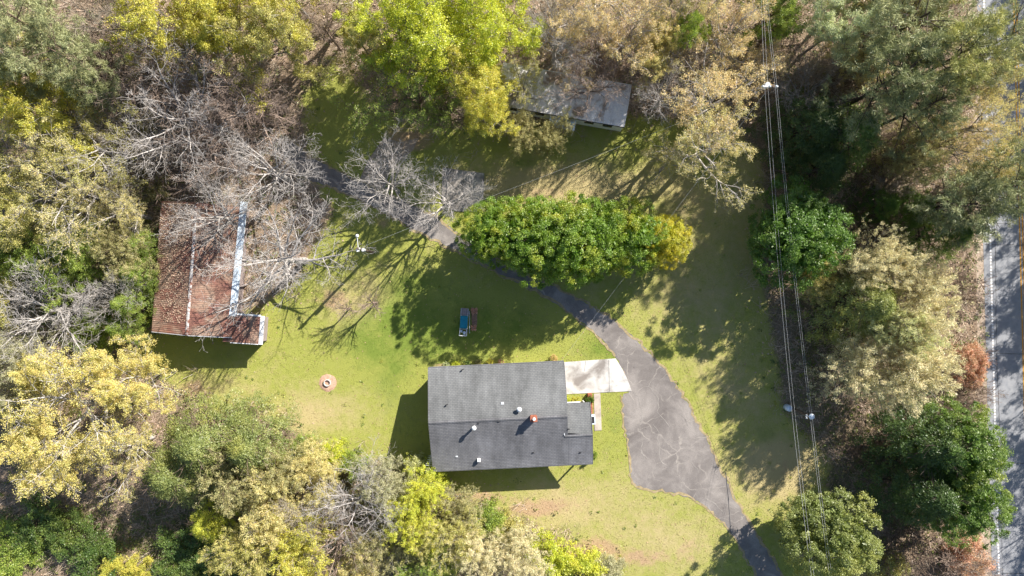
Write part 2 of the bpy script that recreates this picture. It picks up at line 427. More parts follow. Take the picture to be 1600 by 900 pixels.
for px, py, rx, ry, v in [(170, 430, 130, 120, .9), (330, 850, 170, 60, .9), (60, 840, 80, 50, .8), (560, 800, 260, 80, .8), (1300, 220, 120, 90, .9), (1340, 480, 80, 140, .7), (1300, 770, 60, 90, .6), (1240, 600, 60, 120, .35), (520, 60, 60, 60, .2)]:
    gf += v * blob(GX, GY, px, py, rx, ry)
def colattr(me, name, *ch):
    at = me.attributes.new(name, 'FLOAT_COLOR', 'POINT')
    c = np.stack([np.clip(x, 0, 1).ravel() for x in ch] + [np.ones(ch[0].size)], 1).astype(np.float32)
    at.data.foreach_set('color', c.ravel())
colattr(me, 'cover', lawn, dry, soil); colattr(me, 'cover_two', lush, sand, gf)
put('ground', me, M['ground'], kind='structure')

def sheet(name, pts_px, mat, z=0.012, parent=None, thick=0.0, **props):
    """flat polygon sheet given in photograph ground pixels"""
    P = [((p[0] - 800) * S, (450 - p[1]) * S) for p in pts_px]
    bm = bm_new()
    vs = [bm.verts.new((x, y, z)) for x, y in P]
    f = bm.faces.new(vs); f.normal_update()
    if f.normal.z < 0: f.normal_flip()
    if thick:
        r = bmesh.ops.extrude_face_region(bm, geom=[f])
        bmesh.ops.translate(bm, vec=(0, 0, -thick), verts=[v for v in r['geom'] if isinstance(v, bmesh.types.BMVert)])
    bmesh.ops.triangulate(bm, faces=bm.faces[:])
    bmesh.ops.recalc_face_normals(bm, faces=bm.faces[:])
    return bm_done(name, bm, mat, parent, **props)

def ribbon(name, pts_px, width, mat, z, parent=None, jitter=0.0, taper=False, **props):
    P = [Vector(((p[0] - 800) * S, (450 - p[1]) * S, z)) for p in pts_px]
    if jitter:
        Q = [P[0]]
        for a, b in zip(P, P[1:]):
            n = max(2, int((b - a).length / 0.35))
            d = (b - a).normalized(); nrm = Vector((-d.y, d.x, 0))
            for k in range(1, n + 1): Q.append(a.lerp(b, k / n) + nrm * random.uniform(-jitter, jitter))
        P = Q
    V, F = [], []
    for k, p in enumerate(P):
        a = P[max(0, k - 1)]; b = P[min(len(P) - 1, k + 1)]
        d = (b - a).normalized(); nrm = Vector((-d.y, d.x, 0))
        wd = width * (random.uniform(0.45, 1.5) if jitter else 1.0) / 2
        if taper and k in (0, len(P) - 1): wd *= 0.2
        V += [p - nrm * wd, p + nrm * wd]
        if k: F.append((2 * k - 2, 2 * k, 2 * k + 1, 2 * k - 1) if True else None)
    me = pmesh(name, V, [f[::-1] if False else f for f in F])
    return put(name, me, mat, parent, **props)

# driveway -----------------------------------------------------------------
RIGHT = [(450, 215), (480, 243), (520, 262), (580, 292), (640, 318), (690, 345), (740, 382), (800, 415), (870, 450), (920, 475), (960, 500), (1000, 535), (1040, 577), (1070, 620), (1100, 678), (1130, 740), (1158, 797), (1182, 835), (1215, 885), (1260, 960), (1320, 1060)]
LEFT = [(1240, 1060), (1200, 930), (1166, 872), (1143, 835), (1120, 806), (1092, 784), (1058, 771), (1010, 765), (988, 762), (984, 735), (979, 690), (974, 650), (970, 617), (986, 612), (978, 588), (961, 557), (942, 532), (912, 505), (878, 480), (838, 456), (800, 438), (755, 416), (715, 394), (660, 366), (600, 332), (540, 303), (500, 287), (470, 280), (440, 250)]
def rough(P, step=4.0, amp=1.7):
    Q = []
    for k in range(len(P)):
        a, b = np.array(P[k], float), np.array(P[(k + 1) % len(P)], float); n = max(1, int(np.linalg.norm(b - a) / step))
        Q += [tuple(a + (b - a) * i / n + RNG.normal(size=2) * amp * .5) for i in range(n)]
    return Q
drive = sheet('driveway', rough(chaikin(RIGHT + LEFT, 1)), M['asphalt'], 0.014, kind='structure')
for nm, pl in (('right', RIGHT), ('left', LEFT[:13] + []), ('inner', LEFT[15:])):
    ribbon('driveway_edge', [tuple(p) for p in chaikin(pl, 1, False)], 0.2, M['edge_dirt'], 0.019, drive, jitter=0.2)
for pl, wd in [([(988, 610), (1000, 627), (1005, 643), (1001, 665), (1003, 700), (1006, 722)], .11), ([(1013, 603), (1027, 623), (1028, 643), (1040, 655), (1048, 668)], .13), ([(1020, 663), (1028, 677), (1030, 700), (1033, 720), (1040, 727)], .16),
               ([(993, 672), (1018, 664)], .08), ([(1030, 692), (1060, 687), (1077, 680)], .09), ([(1066, 707), (1080, 716), (1091, 739)], .08), ([(1080, 687), (1107, 680)], .13), ([(1110, 743), (1128, 730)], .16), ([(1115, 737), (1122, 747)], .16),
               ([(1133, 807), (1160, 797)], .1), ([(938, 523), (955, 500)], .06), ([(967, 552), (987, 527)], .09), ([(982, 549), (1000, 535)], .1), ([(1030, 595), (1047, 583)], .08),
               ([(988, 614), (1012, 602), (1024, 590)], .12), ([(1072, 722), (1055, 729)], .08), ([(1052, 640), (1066, 650), (1074, 668)], .08), ([(1104, 768), (1116, 760)], .12), 
               ([(1088, 742), (1094, 752), (1082, 760)], .08), ([(1050, 612), (1045, 630)], .06), ([(1100, 778), (1118, 788), (1132, 803)], .14), ([(906, 486), (895, 494)], .06), ([(1075, 638), (1068, 652), (1082, 664)], .06)]:
    ribbon('sealed_crack', pl, wd * .45, M['crack'], 0.024, drive, jitter=0.13, taper=True)
ribbon('wire_shadow', [(1134, 738), (1138, 780), (1142, 836)], 0.07, M['joint_and_shadow'], 0.024, drive, jitter=0.015)  # dark strip painting the shadow of an overhead wire on the asphalt

pad = sheet('parking_pad', [(878, 566), (962, 560), (972, 576), (980, 592), (987, 611), (920, 614), (880, 616)], M['pad'], 0.05, thick=0.045, kind='structure')
ribbon('expansion_joint', [(951, 562), (952, 612)], 0.035, M['joint_and_shadow'], 0.054, pad)
ribbon('expansion_joint', [(915, 564), (913, 580)], 0.03, M['joint_and_shadow'], 0.054, pad)
walk = sheet('walkway', [(928, 615), (938, 614.5), (940, 672), (929, 673)], M['walk'], 0.045, thick=0.04, kind='structure')
sheet('spur_track', [(560, 285), (575, 250), (600, 215), (625, 222), (655, 215), (645, 235), (610, 265), (600, 300)], M['shoulder'], 0.009, kind='structure')
slab = sheet('concrete_slab', [(692, 262), (757, 271), (754, 331), (733, 331), (712, 330), (690, 315)], M['slab'], 0.08, thick=0.07, kind='structure')
ribbon('slab_joint', [(724, 267), (722, 329)], 0.04, M['joint_and_shadow'], 0.084, slab)
sheet('gravel_patch', [(905, 132), (912, 98), (938, 92), (940, 130), (925, 140)], M['slab'], 0.011, kind='structure')

# road -----------------------------------------------------------------------
def road_x(y):      # photograph x of the edge line at photograph y
    return 1545.0 + (y - 300) * 15.5 / 590
YR = [-2600, -900, 0, 900, 1800, 3500]
rd = sheet('road', [(road_x(y) - 11, y) for y in YR] + [(road_x(y) + 112, y) for y in reversed(YR)], M['road'], 0.020, kind='structure')
sheet('road_shoulder', [(road_x(y) - 25 - 3 * math.sin(y), y) for y in range(-300, 1300, 25)] + [(road_x(y) - 9, y) for y in range(1300, -300, -25)], M['shoulder'], 0.008, kind='structure')
ribbon('edge_line', [(road_x(-900), -900), (road_x(1800), 1800)], 0.12, M['walk'], 0.024, rd)
V, F = [], []
y = -200.0
while y < 1100:
    for q in (y, y + 3.4):
        V += [G(road_x(q) - 1.5, q) + Vector((0, 0, 0.029)), G(road_x(q) + 1.5, q) + Vector((0, 0, 0.029))]
    k = len(V) - 4; F.append((k, k + 2, k + 3, k + 1)); y += 5.0
put('edge_line_bead', pmesh('edge_line_bead', V, F), M['white_paint'], rd, kind='stuff')
for off in (46.5, 51.0):
    ribbon('centre_line', [(road_x(-900) + off, -900), (road_x(1800) + off, 1800)], 0.12, M['yellow_paint'], 0.025, rd)
for pl in ([(road_x(y) + 6.5 + 1.0 * math.sin(y * .02), y) for y in range(250, 920, 30)],):
    ribbon('pavement_joint', pl, 0.045, M['joint_and_shadow'], 0.025, rd, jitter=0.03)
for yy in (215, 383, 553, 724, 896):
    ribbon('pavement_joint', [(road_x(yy) - 9, yy - 1), (road_x(yy) + 100, yy + 1)], 0.05, M['joint_and_shadow'], 0.026, rd, jitter=0.02)

# ------------------------------------------------------------------ main house
def house():
    th = math.atan2(0.56, 11.77)
    org = G(670, 661, 4.3); org.z = 0
    t = thing('brick_house', 'low grey shingled house with red chimney beside the pale parking pad', 'house', org, th)
    RZ, EZ, D = 4.30, 2.72, 4.62
    def roof_z(v): return RZ - (RZ - EZ) * abs(v) / D
    # walls
    bm = bm_new(); bm_box(bm, (5.9, 0.0, 1.28), (10.9, 8.2, 2.56))
    wall = bm_done('wall', bm, M['siding'], t)
    for s in (0.45, 11.35):      # gable infill
        V = [(s - .05, -4.1, 2.56), (s + .05, -4.1, 2.56), (s - .05, 4.1, 2.56), (s + .05, 4.1, 2.56), (s - .05, 0, 4.12), (s + .05, 0, 4.12)]
        put('gable', pmesh('gable', V, [(0, 4, 2), (1, 3, 5), (0, 1, 5, 4), (2, 4, 5, 3), (0, 2, 3, 1)]), M['siding'], wall)
    def win(c, sx, sy, sz):
        bm = bm_new(); bm_box(bm, c, (sx, sy, sz), None, 0.01); f = bm_done('window', bm, M['white'], wall)
        k = 0.03
        bm = bm_new(); bm_box(bm, c, (sx + k if sx < .2 else sx - .14, sy + k if sy < .2 else sy - .14, sz - .14)); bm_done('pane', bm, M['glass'], wall)
    for u in (1.8, 4.2, 6.6, 9.0):
        win((u, 4.12, 1.55), 1.0, .08, 1.1); win((u, -4.12, 1.55), 1.0, .08, 1.1)
    for v in (-2.2, 2.0): win((0.43, v, 1.55), .08, 1.0, 1.1)
    bm = bm_new(); bm_box(bm, (11.38, 1.0, 1.05), (.08, .95, 2.05), None, .01); d = bm_done('door', bm, M['white'], wall)
    # roof slopes: overlapping courses of shingles, each lapping the one below
    def slope(name, u0, u1, v0, v1, z0, z1, mat, par):
        L = math.hypot(v1 - v0, z1 - z0); n = int(L / 0.145); n = max(n, 3)
        V, F = [], []
        ux = Vector((1, 0, 0)); dv = Vector((0, v1 - v0, z1 - z0)) / L
        nrm = ux.cross(dv);  nrm = nrm if nrm.z > 0 else -nrm
        for k in range(n):
            s0, s1 = L * k / n, L * (k + 1) / n
            p0 = Vector((0, v0, z0)) + dv * s0; p1 = Vector((0, v0, z0)) + dv * s1
            lift = nrm * 0.022
            b = len(V)
            # from the ridge (k=0) down: the lower edge of every course stands proud
            V += [Vector((u0, 0, 0)) + p0, Vector((u1, 0, 0)) + p0, Vector((u1, 0, 0)) + p1 + lift, Vector((u0, 0, 0)) + p1 + lift,
                  Vector((u1, 0, 0)) + p1, Vector((u0, 0, 0)) + p1]
            F += [(b, b + 1, b + 2, b + 3), (b + 3, b + 2, b + 4, b + 5)]
        me = pmesh(name, V, F)
        bmx = bm_new(); bmx.from_mesh(me); bmesh.ops.recalc_face_normals(bmx, faces=bmx.faces[:])
        for f in bmx.faces:
            if f.normal.z < -0.2: f.normal_flip()
        bmx.to_mesh(me); bmx.free()
        return put(name, me, mat, par)
    def deck(u0, u1, v0, v1, z0, z1, name='roof_deck'):
        V = []
        for dz in (-0.14, -0.012):
            V += [(u0, v0, z0 + dz), (u1, v0, z0 + dz), (u1, v1, z1 + dz), (u0, v1, z1 + dz)]
        return put(name, pmesh(name, V, [(3, 2, 1, 0), (4, 5, 6, 7), (0, 1, 5, 4), (1, 2, 6, 5), (2, 3, 7, 6), (3, 0, 4, 7)]), M['dark'], None)
    roof = deck(0, 12.15, 0, D, RZ, EZ, 'roof'); roof.parent = t
    lw = deck(0, 14.3, -0.0, -D, RZ, EZ); lw.parent = roof
    lw.data.update()
    slope('shingle_slope', 0, 12.15, 0, D, RZ, EZ, M['shingle_pale'], roof)
    slope('shingle_slope', 0, 12.15, 0, -D, RZ, EZ, M['shingle'], roof)
    vw = -1.85; zw = roof_z(vw)
    slope('shingle_slope', 12.16, 14.3, vw, -D, zw, EZ, M['shingle'], roof)
    # entry wing: rises from its own low eave to a ridge on the rear slope
    wv = 0.92; wz = zw - 0.75
    d2 = deck(11.85, 14.3, vw, wv, zw + 0.02, wz); d2.parent = roof
    slope('shingle_slope', 11.85, 14.26, vw, wv, zw + .03, wz + .03, M['shingle_pale'], roof)
    # lw deck beyond the wing ridge would show: trim it to the house body
    me = lw.data
    for v in me.vertices:
        if v.co.x > 14 and v.co.y > -1: v.co.y = vw; v.co.z -= (RZ - zw)
    # ridge caps
    bm = bm_new()
    k = 0.0
    while k < 12.1:
        x1 = min(k + 0.30, 12.15)
        for sg in (1, -1):
            a = 0.14 * sg
            vs = [bm.verts.new(p) for p in ((k, 0, RZ + .035), (x1, 0, RZ + .05), (x1, a, roof_z(a) + .05), (k, a, roof_z(a) + .03))]
            bm.faces.new(vs if sg < 0 else vs[::-1])
        k += 0.29
    bm_done('ridge_cap', bm, M['shingle'], roof, kind='stuff')
    bm = bm_new()
    for sg in (1, -1):
        a = .12 * sg
        za = zw - (.75 / (wv - vw) * .12 if sg > 0 else .12 * (RZ - EZ) / D)
        vs = [bm.verts.new(p) for p in ((11.86, vw, zw + .06), (14.28, vw, zw + .06), (14.28, vw + a, za + .055), (11.86, vw + a, za + .055))]
        bm.faces.new(vs if sg < 0 else vs[::-1])
    bm_done('ridge_cap', bm, M['shingle'], roof)
    # flashing of the wing against the roof, eave trim
    bm = bm_new(); bm_box(bm, (11.83, (vw + wv) / 2 + .02, (zw + wz) / 2 + .14), (.06, wv - vw, .06), Matrix.Rotation(0, 3, 'X'))
    bmesh.ops.rotate(bm, cent=(11.83, (vw + wv) / 2, (zw + wz) / 2 + .06), matrix=Matrix.Rotation(math.atan2(wz - zw, wv - vw), 3, 'X'), verts=bm.verts[:])
    bm_done('flashing', bm, M['steel'], roof)
    for (u0, u1, v, z) in ((-.02, 12.17, D + .05, EZ - .08), (-.02, 14.32, -D - .05, EZ - .08), (11.9, 13.45, wv + .05, wz - .03)):
        bm = bm_new(); bm_box(bm, ((u0 + u1) / 2, v, z), (u1 - u0, .1, .11), None, .015); bm_done('gutter', bm, M['white'] if u0 > 5 else M['shingle'], roof)
    for (u, v0, v1, z0, z1) in ((-.03, 0, D, RZ, EZ), (-.03, -D, 0, EZ, RZ), (14.33, -D, vw, EZ, zw), (14.33, vw, wv, zw, wz), (12.18, .95, D, RZ - (RZ - EZ) * .95 / D, EZ)):
        bm = bm_new(); L = math.hypot(v1 - v0, z1 - z0)
        bm_box(bm, (0, 0, 0), (.05, L, .17), Matrix.Rotation(math.atan2(z1 - z0, v1 - v0), 3, 'X'))
        bmesh.ops.translate(bm, vec=(u, (v0 + v1) / 2, (z0 + z1) / 2 - .07), verts=bm.verts[:])
        bm_done('rake_board', bm, M['shingle'], roof)
    # porch of the wing
    bm = bm_new(); bm_box(bm, (12.75, -1.75, .09), (2.6, 4.6, .18), None, .02); bm_done('porch_floor', bm, M['walk'], t)
    for v in (-4.35, -1.6, .6):
        bm = bm_new(); bm_box(bm, (13.95, v, 1.42), (.13, .13, 2.5), None, .01); bm_done('porch_post', bm, M['white'], t)
    bm = bm_new(); bm_box(bm, (14.75, -1.15, .3), (.5, .95, .10), None, .015); st = bm_done('porch_step', bm, M['bluewhite'], t)
    bm = bm_new(); bm_box(bm, (14.75, -1.2, .36), (.34, .6, .03), None, .008); bm_done('doormat', bm, M['dark'], st)
    bm = bm_new(); bm_box(bm, (14.6, 0.35, .22), (.38, 1.9, .40), None, .0); pl = bm_done('brick_planter', bm, M['brick'], t)
    for k in range(9):
        for r in range(2):
            bm = bm_new(); bm_box(bm, (14.51 + .19 * r, -.5 + .21 * k, .45), (.17, .195, .07), None, .008); bm_done('brick', bm, M['brick'], pl)
    # chimney
    c = (9.17, .05)
    bm = bm_new(); bm_box(bm, (c[0], c[1], 4.45), (.52, .44, 1.0)); ch = bm_done('chimney', bm, M['brick'], roof)
    for k in range(4):
        for (dx, dy, sx, sy) in ((-.13, .235, .24, .03), (.13, .235, .24, .03), (-.13, -.235, .24, .03), (.13, -.235, .24, .03), (.275, .0, .03, .40), (-.275, .0, .03, .40)):
            bm_ = bm_new(); bm_box(bm_, (c[0] + dx, c[1] + dy, 4.45 + .12 * k), (sx, sy, .10), None, .006); bm_done('brick', bm_, M['brick'], ch)
    bm = bm_new(); bm_box(bm, (c[0], c[1], 4.985), (.62, .54, .07), None, .01); bm_done('chimney_cap', bm, M['brick'], ch)
    bm = bm_new(); bm_lathe(bm, [(.13, 0), (.13, .2), (.10, .2)], 14, (c[0] + .03, c[1] + .02, 5.02)); bm_done('flue', bm, M['white'], ch)
    # vents
    def on_roof(u, v): return Vector((u, v, roof_z(v)))
    p = on_roof(3.95, -.55)
    bm = bm_new(); bm_cyl(bm, p - Vector((0, 0, .1)), p + Vector((0, 0, .62)), .11, n=14); vp = bm_done('vent_pipe', bm, M['white'], roof)
    bm = bm_new(); bm_lathe(bm, [(.17, 0), (.21, .05), (.18, .12), (.06, .18)], 16, (p.x, p.y, p.z + .62)); bm_done('vent_cap', bm, M['white'], vp, True)
    p = on_roof(7.95, .82)
    bm = bm_new(); bm_cyl(bm, p - Vector((0, 0, .1)), p + Vector((0, 0, .34)), .12, n=14); vp = bm_done('vent_pipe', bm, M['steel'], roof)
    bm = bm_new(); bm_lathe(bm, [(.16, 0), (.22, .04), (.22, .1), (.05, .16)], 16, (p.x, p.y, p.z + .34)); bm_done('vent_cap', bm, M['white'], vp, True)
    p = on_roof(4.15, -3.72)
    bm = bm_new(); bm_box(bm, p + Vector((0, 0, .14)), (.28, .3, .3), None, .02); bm_done('box_vent', bm, M['white'], roof)
    for (u, v) in ((3.0, 4.35), (1.55, 1.45)):
        p = on_roof(u, v)
        bm = bm_new(); bm_cyl(bm, p - Vector((0, 0, .05)), p + Vector((0, 0, .26)), .045, n=10); bm_cyl(bm, p + Vector((0, 0, .26)), p + Vector((.16, .05, .24)), .05, n=8); bm_done('plumbing_vent', bm, M['dark'], roof)
    p = on_roof(6.5, 1.35)
    bm = bm_new(); bm_box(bm, p + Vector((0, 0, .04)), (.27, .22, .03), None, .01); bm_done('roof_patch', bm, M['steel'], roof)
    for (u, v) in ((4.3, -.25), (2.2, -3.3), (6.1, -.15), (9.0, -3.3), (13.2, -3.5), (12.2, -1.2)):
        p = on_roof(u, v)
        bm = bm_new(); bm_box(bm, p + Vector((0, 0, .035)), (.2, .12, .02)); bm_done('shingle_tab', bm, M['dark'] if v > -3.2 or u > 5 else M['steel'], roof)
    # antenna at the rear left corner
    a = thing('roof_antenna', 'white spindly antenna at the rear left corner of the grey house', 'antenna', G(672, 722, 2.4))
    bm = bm_new(); bm_cyl(bm, (0, 0, -2.4), (0, 0, .35), .03, n=8); bm_done('mast', bm, M['white'], a)
    bm = bm_new(); bm_cyl(bm, (-.05, -.25, .3), (.1, .75, .3), .02, n=6)
    for k in range(6):
        yy = -.2 + .17 * k; ln = .34 - .04 * k
        bm_cyl(bm, (-.05 + .02 * k - ln, yy, .3), (-.05 + .02 * k + ln, yy - .05, .3), .017, n=6)
    bm_done('antenna_element', bm, M['white'], a)
house()

# ------------------------------------------------------------------ red barn
def ribbed_panel(length, width, nribs=5, h=0.02):
    V, F = [], []
    prof = []
    step = width / nribs
    for k in range(nribs):
        x = k * step
        prof += [(x, 0), (x + step * .55, 0), (x + step * .68, h), (x + step * .87, h)]
    prof.append((width - .004, 0))
    for x, z in prof: V += [(0, x, z), (length, x, z - 0.0)]
    for k in range(len(prof) - 1): F.append((2 * k, 2 * k + 1, 2 * k + 3, 2 * k + 2))
    return pmesh('roof_panel', V, F)

def barn():
    A = G(237, 518, 2.5); B = G(252, 314, 2.5); R0 = G(292, 525, 3.5); E0 = G(362, 531, 2.55)
    axis_v = (Vector((B.x, B.y, 0)) - Vector((A.x, A.y, 0))); L = axis_v.length; axis_v.normalize()
    rz = math.atan2(axis_v.y, axis_v.x) - math.pi / 2
    org = Vector((A.x, A.y, 0))
    t = thing('red_barn', 'long barn with rusty red metal roof beside the bare white tree', 'barn', org, rz)
    inv = Matrix.Rotation(-rz, 3, 'Z')
    r0 = inv @ (Vector((R0.x, R0.y, 0)) - org); e0 = inv @ (Vector((E0.x, E0.y, 0)) - org)
    W1, W2 = r0.x, e0.x
    bm = bm_new(); bm_box(bm, (W2 / 2, L / 2, 1.18), (W2 - .5, L - .4, 2.36)); wall = bm_done('wall', bm, M['wood'], t)
    V = [(.3, .25, 2.36), (W2 - .3, .25, 2.36), (W1, .25, 3.38), (.3, L - .25, 2.36), (W2 - .3, L - .25, 2.36), (W1, L - .25, 3.38)]
    put('gable', pmesh('gable', V, [(0, 1, 2), (5, 4, 3), (0, 2, 5, 3), (1, 4, 5, 2)]), M['wood'], wall)
    for u in (W1 * .5, W1 * 1.6):
        bm = bm_new(); bm_box(bm, (u, .18, 1.0), (1.6, .08, 2.0), None, .01); bm_done('barn_door', bm, M['wood'], wall)
    n = 14; pw = L / n
    rafters = []
    def lay(x0, z0, x1, z1, count, y0, width, name='roof_panel', mat=M['rust'], par=t):
        ln = math.hypot(x1 - x0, z1 - z0); ang = math.atan2(z1 - z0, x1 - x0)
        me = ribbed_panel(ln, width)
        for k in range(count):
            o = put(name, me, mat, par)
            o.location = (x0, y0 + k * width, z0 + (k % 2) * 0.004)
            o.rotation_euler = (random.uniform(-.004, .004), -ang, random.uniform(-.003, .003))
    lay(0, 2.5, W1 + .0, 3.5, n, 0, pw)
    lay(W1 + .004, 3.502, W2, 2.55, n, 0, pw)
    rc = bm_new()
    for k in range(14):
        y0, y1 = k * pw, (k + 1) * pw - .02
        for sg in (1, -1):
            vs = [rc.verts.new(p) for p in ((W1, y0, 3.575 + .004 * (k % 2)), (W1, y1, 3.575 + .004 * (k % 2)), (W1 + .13 * sg, y1, 3.54), (W1 + .13 * sg, y0, 3.54))]
            rc.faces.new(vs if sg < 0 else vs[::-1])
    bm_done('ridge_cap', rc, M['ridge'], t)
    bm = bm_new(); bm_box(bm, (W1 / 2, -.03, 2.96), (.02, .02, .02))
    bm.clear()
    for (xa, za, xb, zb) in ((0, 2.5, W1, 3.5), (W1, 3.5, W2, 2.55)):
        ln = math.hypot(xb - xa, zb - za); 
        vs = bm_box(bm, (0, 0, 0), (ln, .05, .14), Matrix.Rotation(-math.atan2(zb - za, xb - xa), 3, 'Y'))
        bmesh.ops.translate(bm, vec=((xa + xb) / 2, -.03, (za + zb) / 2 - .07), verts=vs)
    bm_done('rake_board', bm, M['steel'], t)
    # galvanised strip along the east eave
    p = [G(381, 316, 2.6), G(364, 494, 2.5)]
    q = [inv @ (Vector((v.x, v.y, 0)) - org) for v in p]
    x0 = (q[0].x + q[1].x) / 2; y0, y1 = q[1].y, q[0].y
    m = 5; ln = (y1 - y0) / m
    skew = (q[0].x - q[1].x) / (y1 - y0)
    for k in range(m):
        bm = bm_new(); w_ = .62
        for r in range(6):
            xa = -w_ / 2 + r * w_ / 6
            vs = [bm.verts.new(v) for v in ((xa, 0, 2.62 - .02 * r), (xa + w_ / 12, 0, 2.66 - .02 * r), (xa + w_ / 12, ln + .05, 2.66 - .02 * r), (xa, ln + .05, 2.62 - .02 * r))]
            bm.faces.new(vs)
            vs = [bm.verts.new(v) for v in ((xa + w_ / 12, 0, 2.66 - .02 * r), (xa + w_ / 6, 0, 2.60 - .02 * r), (xa + w_ / 6, ln + .05, 2.60 - .02 * r), (xa + w_ / 12, ln + .05, 2.66 - .02 * r))]
            bm.faces.new(vs)
        o = bm_done('galvanised_sheet', bm, M['galv'], t); o.location = (q[1].x + skew * k * ln, y0 + k * ln, (m - k) * .004 + .01); o.rotation_euler = (0, 0, -math.atan(skew))
    for k in range(4):
        bm = bm_new(); bm_box(bm, (q[1].x + skew * k * ln * 1.5, y0 + .3 + k * ln * 1.5 * .83, 1.3), (.12, .12, 2.5)); bm_done('eave_post', bm, M['wood'], t)
    if True:
        bm = bm_new(); bm_box(bm, (q[1].x + .02, y0 + .85, 2.72), (.16, .7, .06), None, .01); bm_done('sheet_patch', bm, M['dark'], t)
    # annex at the front corner
    C = [G(350, 489, 2.35), G(411, 496, 2.15), G(404, 541, 2.15), G(350, 532, 2.35)]
    c = [inv @ (Vector((v.x, v.y, 0)) - org) for v in C]
    ax0 = (c[0].x + c[3].x) / 2; ax1 = (c[1].x + c[2].x) / 2; ay0 = (c[2].y + c[3].y) / 2 + .05; ay1 = (c[0].y + c[1].y) / 2
    bm = bm_new(); bm_box(bm, ((ax0 + ax1) / 2, (ay0 + ay1) / 2, .98), (ax1 - ax0 - .3, ay1 - ay0 - .3, 1.9)); bm_done('annex_wall', bm, M['wood'], t)
    lay(ax0, 2.42, ax1, 2.1, 3, ay0, (ay1 - ay0) / 3, 'annex_panel')
    bm = bm_new(); bm_box(bm, (ax1 + .05, (ay0 + ay1) / 2, 2.12), (.38, ay1 - ay0 + .1, .06), None, .01); bm_done('annex_trim', bm, M['white'], t)
    bm = bm_new(); bm_box(bm, ((ax0 + ax1) / 2 + .2, ay1 + .06, 2.26), (ax1 - ax0 - .6, .16, .05), Matrix.Rotation(.1, 3, 'Y')); bm_done('annex_trim', bm, M['white'], t)
    bm = bm_new(); bm_box(bm, ((ax0 + ax1) / 2 + .3, ay0 - .05, 2.2), (ax1 - ax0 - .7, .06, .07), Matrix.Rotation(.1, 3, 'Y')); bm_done('annex_trim', bm, M['white'], t)
    return t, W1, W2, L
barn_o, BW1, BW2, BL = barn()

# ------------------------------------------------------------------ mobile home
def mobile_home():
    p0 = G(775, 163, 2.5); p1 = G(976, 198, 2.5)
    d = Vector((p1.x - p0.x, p1.y - p0.y, 0)); L = d.length; rz = math.atan2(d.y, d.x)
    t = thing('mobile_home', 'long pale mobile home with leaf stained roof under budding trees', 'mobile home', (p0.x, p0.y, 0), rz)
    Wd = 3.75
    bm = bm_new(); bm_box(bm, (L / 2, Wd / 2, 1.38), (L - .1, Wd - .1, 2.1)); wall = bm_done('wall', bm, M['trailer_wall'], t)
    bm = bm_new(); bm_box(bm, (L / 2, Wd / 2, .18), (L - .3, Wd - .3, .36)); bm_done('skirting', bm, M['steel'], t)
    n = 9
    for k in range(n):                                   # roof sheets with standing seams
        x0, x1 = L * k / n, L * (k + 1) / n - .015
        bm = bm_new()
        prof = [(-.04, 2.46), (Wd * .5, 2.66), (Wd + .04, 2.46)]
        for (ya, za), (yb, zb) in zip(prof, prof[1:]):
            vs = [bm.verts.new(v) for v in ((x0, ya, za), (x1, ya, za), (x1, yb, zb), (x0, yb, zb))]
            bm.faces.new(vs)
            vs = [bm.verts.new(v) for v in ((x1 - .05, ya, za + .03), (x1, ya, za + .03), (x1, yb, zb + .03), (x1 - .05, yb, zb + .03))]
            bm.faces.new(vs)
        bm_done('roof_sheet', bm, M['trailer_roof'], t)
    bm = bm_new(); bm_box(bm, (L / 2, -.06, 2.43), (L, .06, .08), None, .01); bm_done('eave_trim', bm, M['dark'], t)
    bm = bm_new(); bm_box(bm, (L / 2, Wd + .06, 2.44), (L, .06, .08), None, .01); bm_done('eave_trim', bm, M['white'], t)
    for u in (1.5, 4.0, 8.6, 10.3):
        bm = bm_new(); bm_box(bm, (u, .03, 1.75), (.85, .08, .7), None, .01); wn = bm_done('window', bm, M['dark'], wall)
        bm = bm_new(); bm_box(bm, (u, .0, 1.75), (.7, .08, .56)); bm_done('pane', bm, M['glass'], wall)
    bm = bm_new(); bm_box(bm, (6.0, .03, 1.4), (.8, .08, 1.9), None, .01); bm_done('door', bm, M['white'], wall)
    # awning over the step
    aw = bm_new()
    for k in range(7):
        x0 = 5.0 + k * .34
        vs = [aw.verts.new(v) for v in ((x0, -.05, 2.30), (x0 + .2, -.05, 2.34), (x0 + .2, -1.05, 2.14), (x0, -1.05, 2.10))]; aw.faces.new(vs[::-1])
        vs = [aw.verts.new(v) for v in ((x0 + .2, -.05, 2.34), (x0 + .34, -.05, 2.30), (x0 + .34, -1.05, 2.10), (x0 + .2, -1.05, 2.14))]; aw.faces.new(vs[::-1])
    bm_done('awning', aw, M['galv'], t)
    for x in (5.1, 7.3):
        bm = bm_new(); bm_box(bm, (x, -1.0, 1.05), (.07, .07, 2.1)); bm_done('awning_post', bm, M['white'], t)
    bm = bm_new()
    for k in range(3): bm_box(bm, (6.0, -.25 - .28 * k, .45 - .16 * k), (1.1, .28, .12 + .0), None, .01)
    bm_done('door_step', bm, M['walk'], t)
    return t
mobile_home()

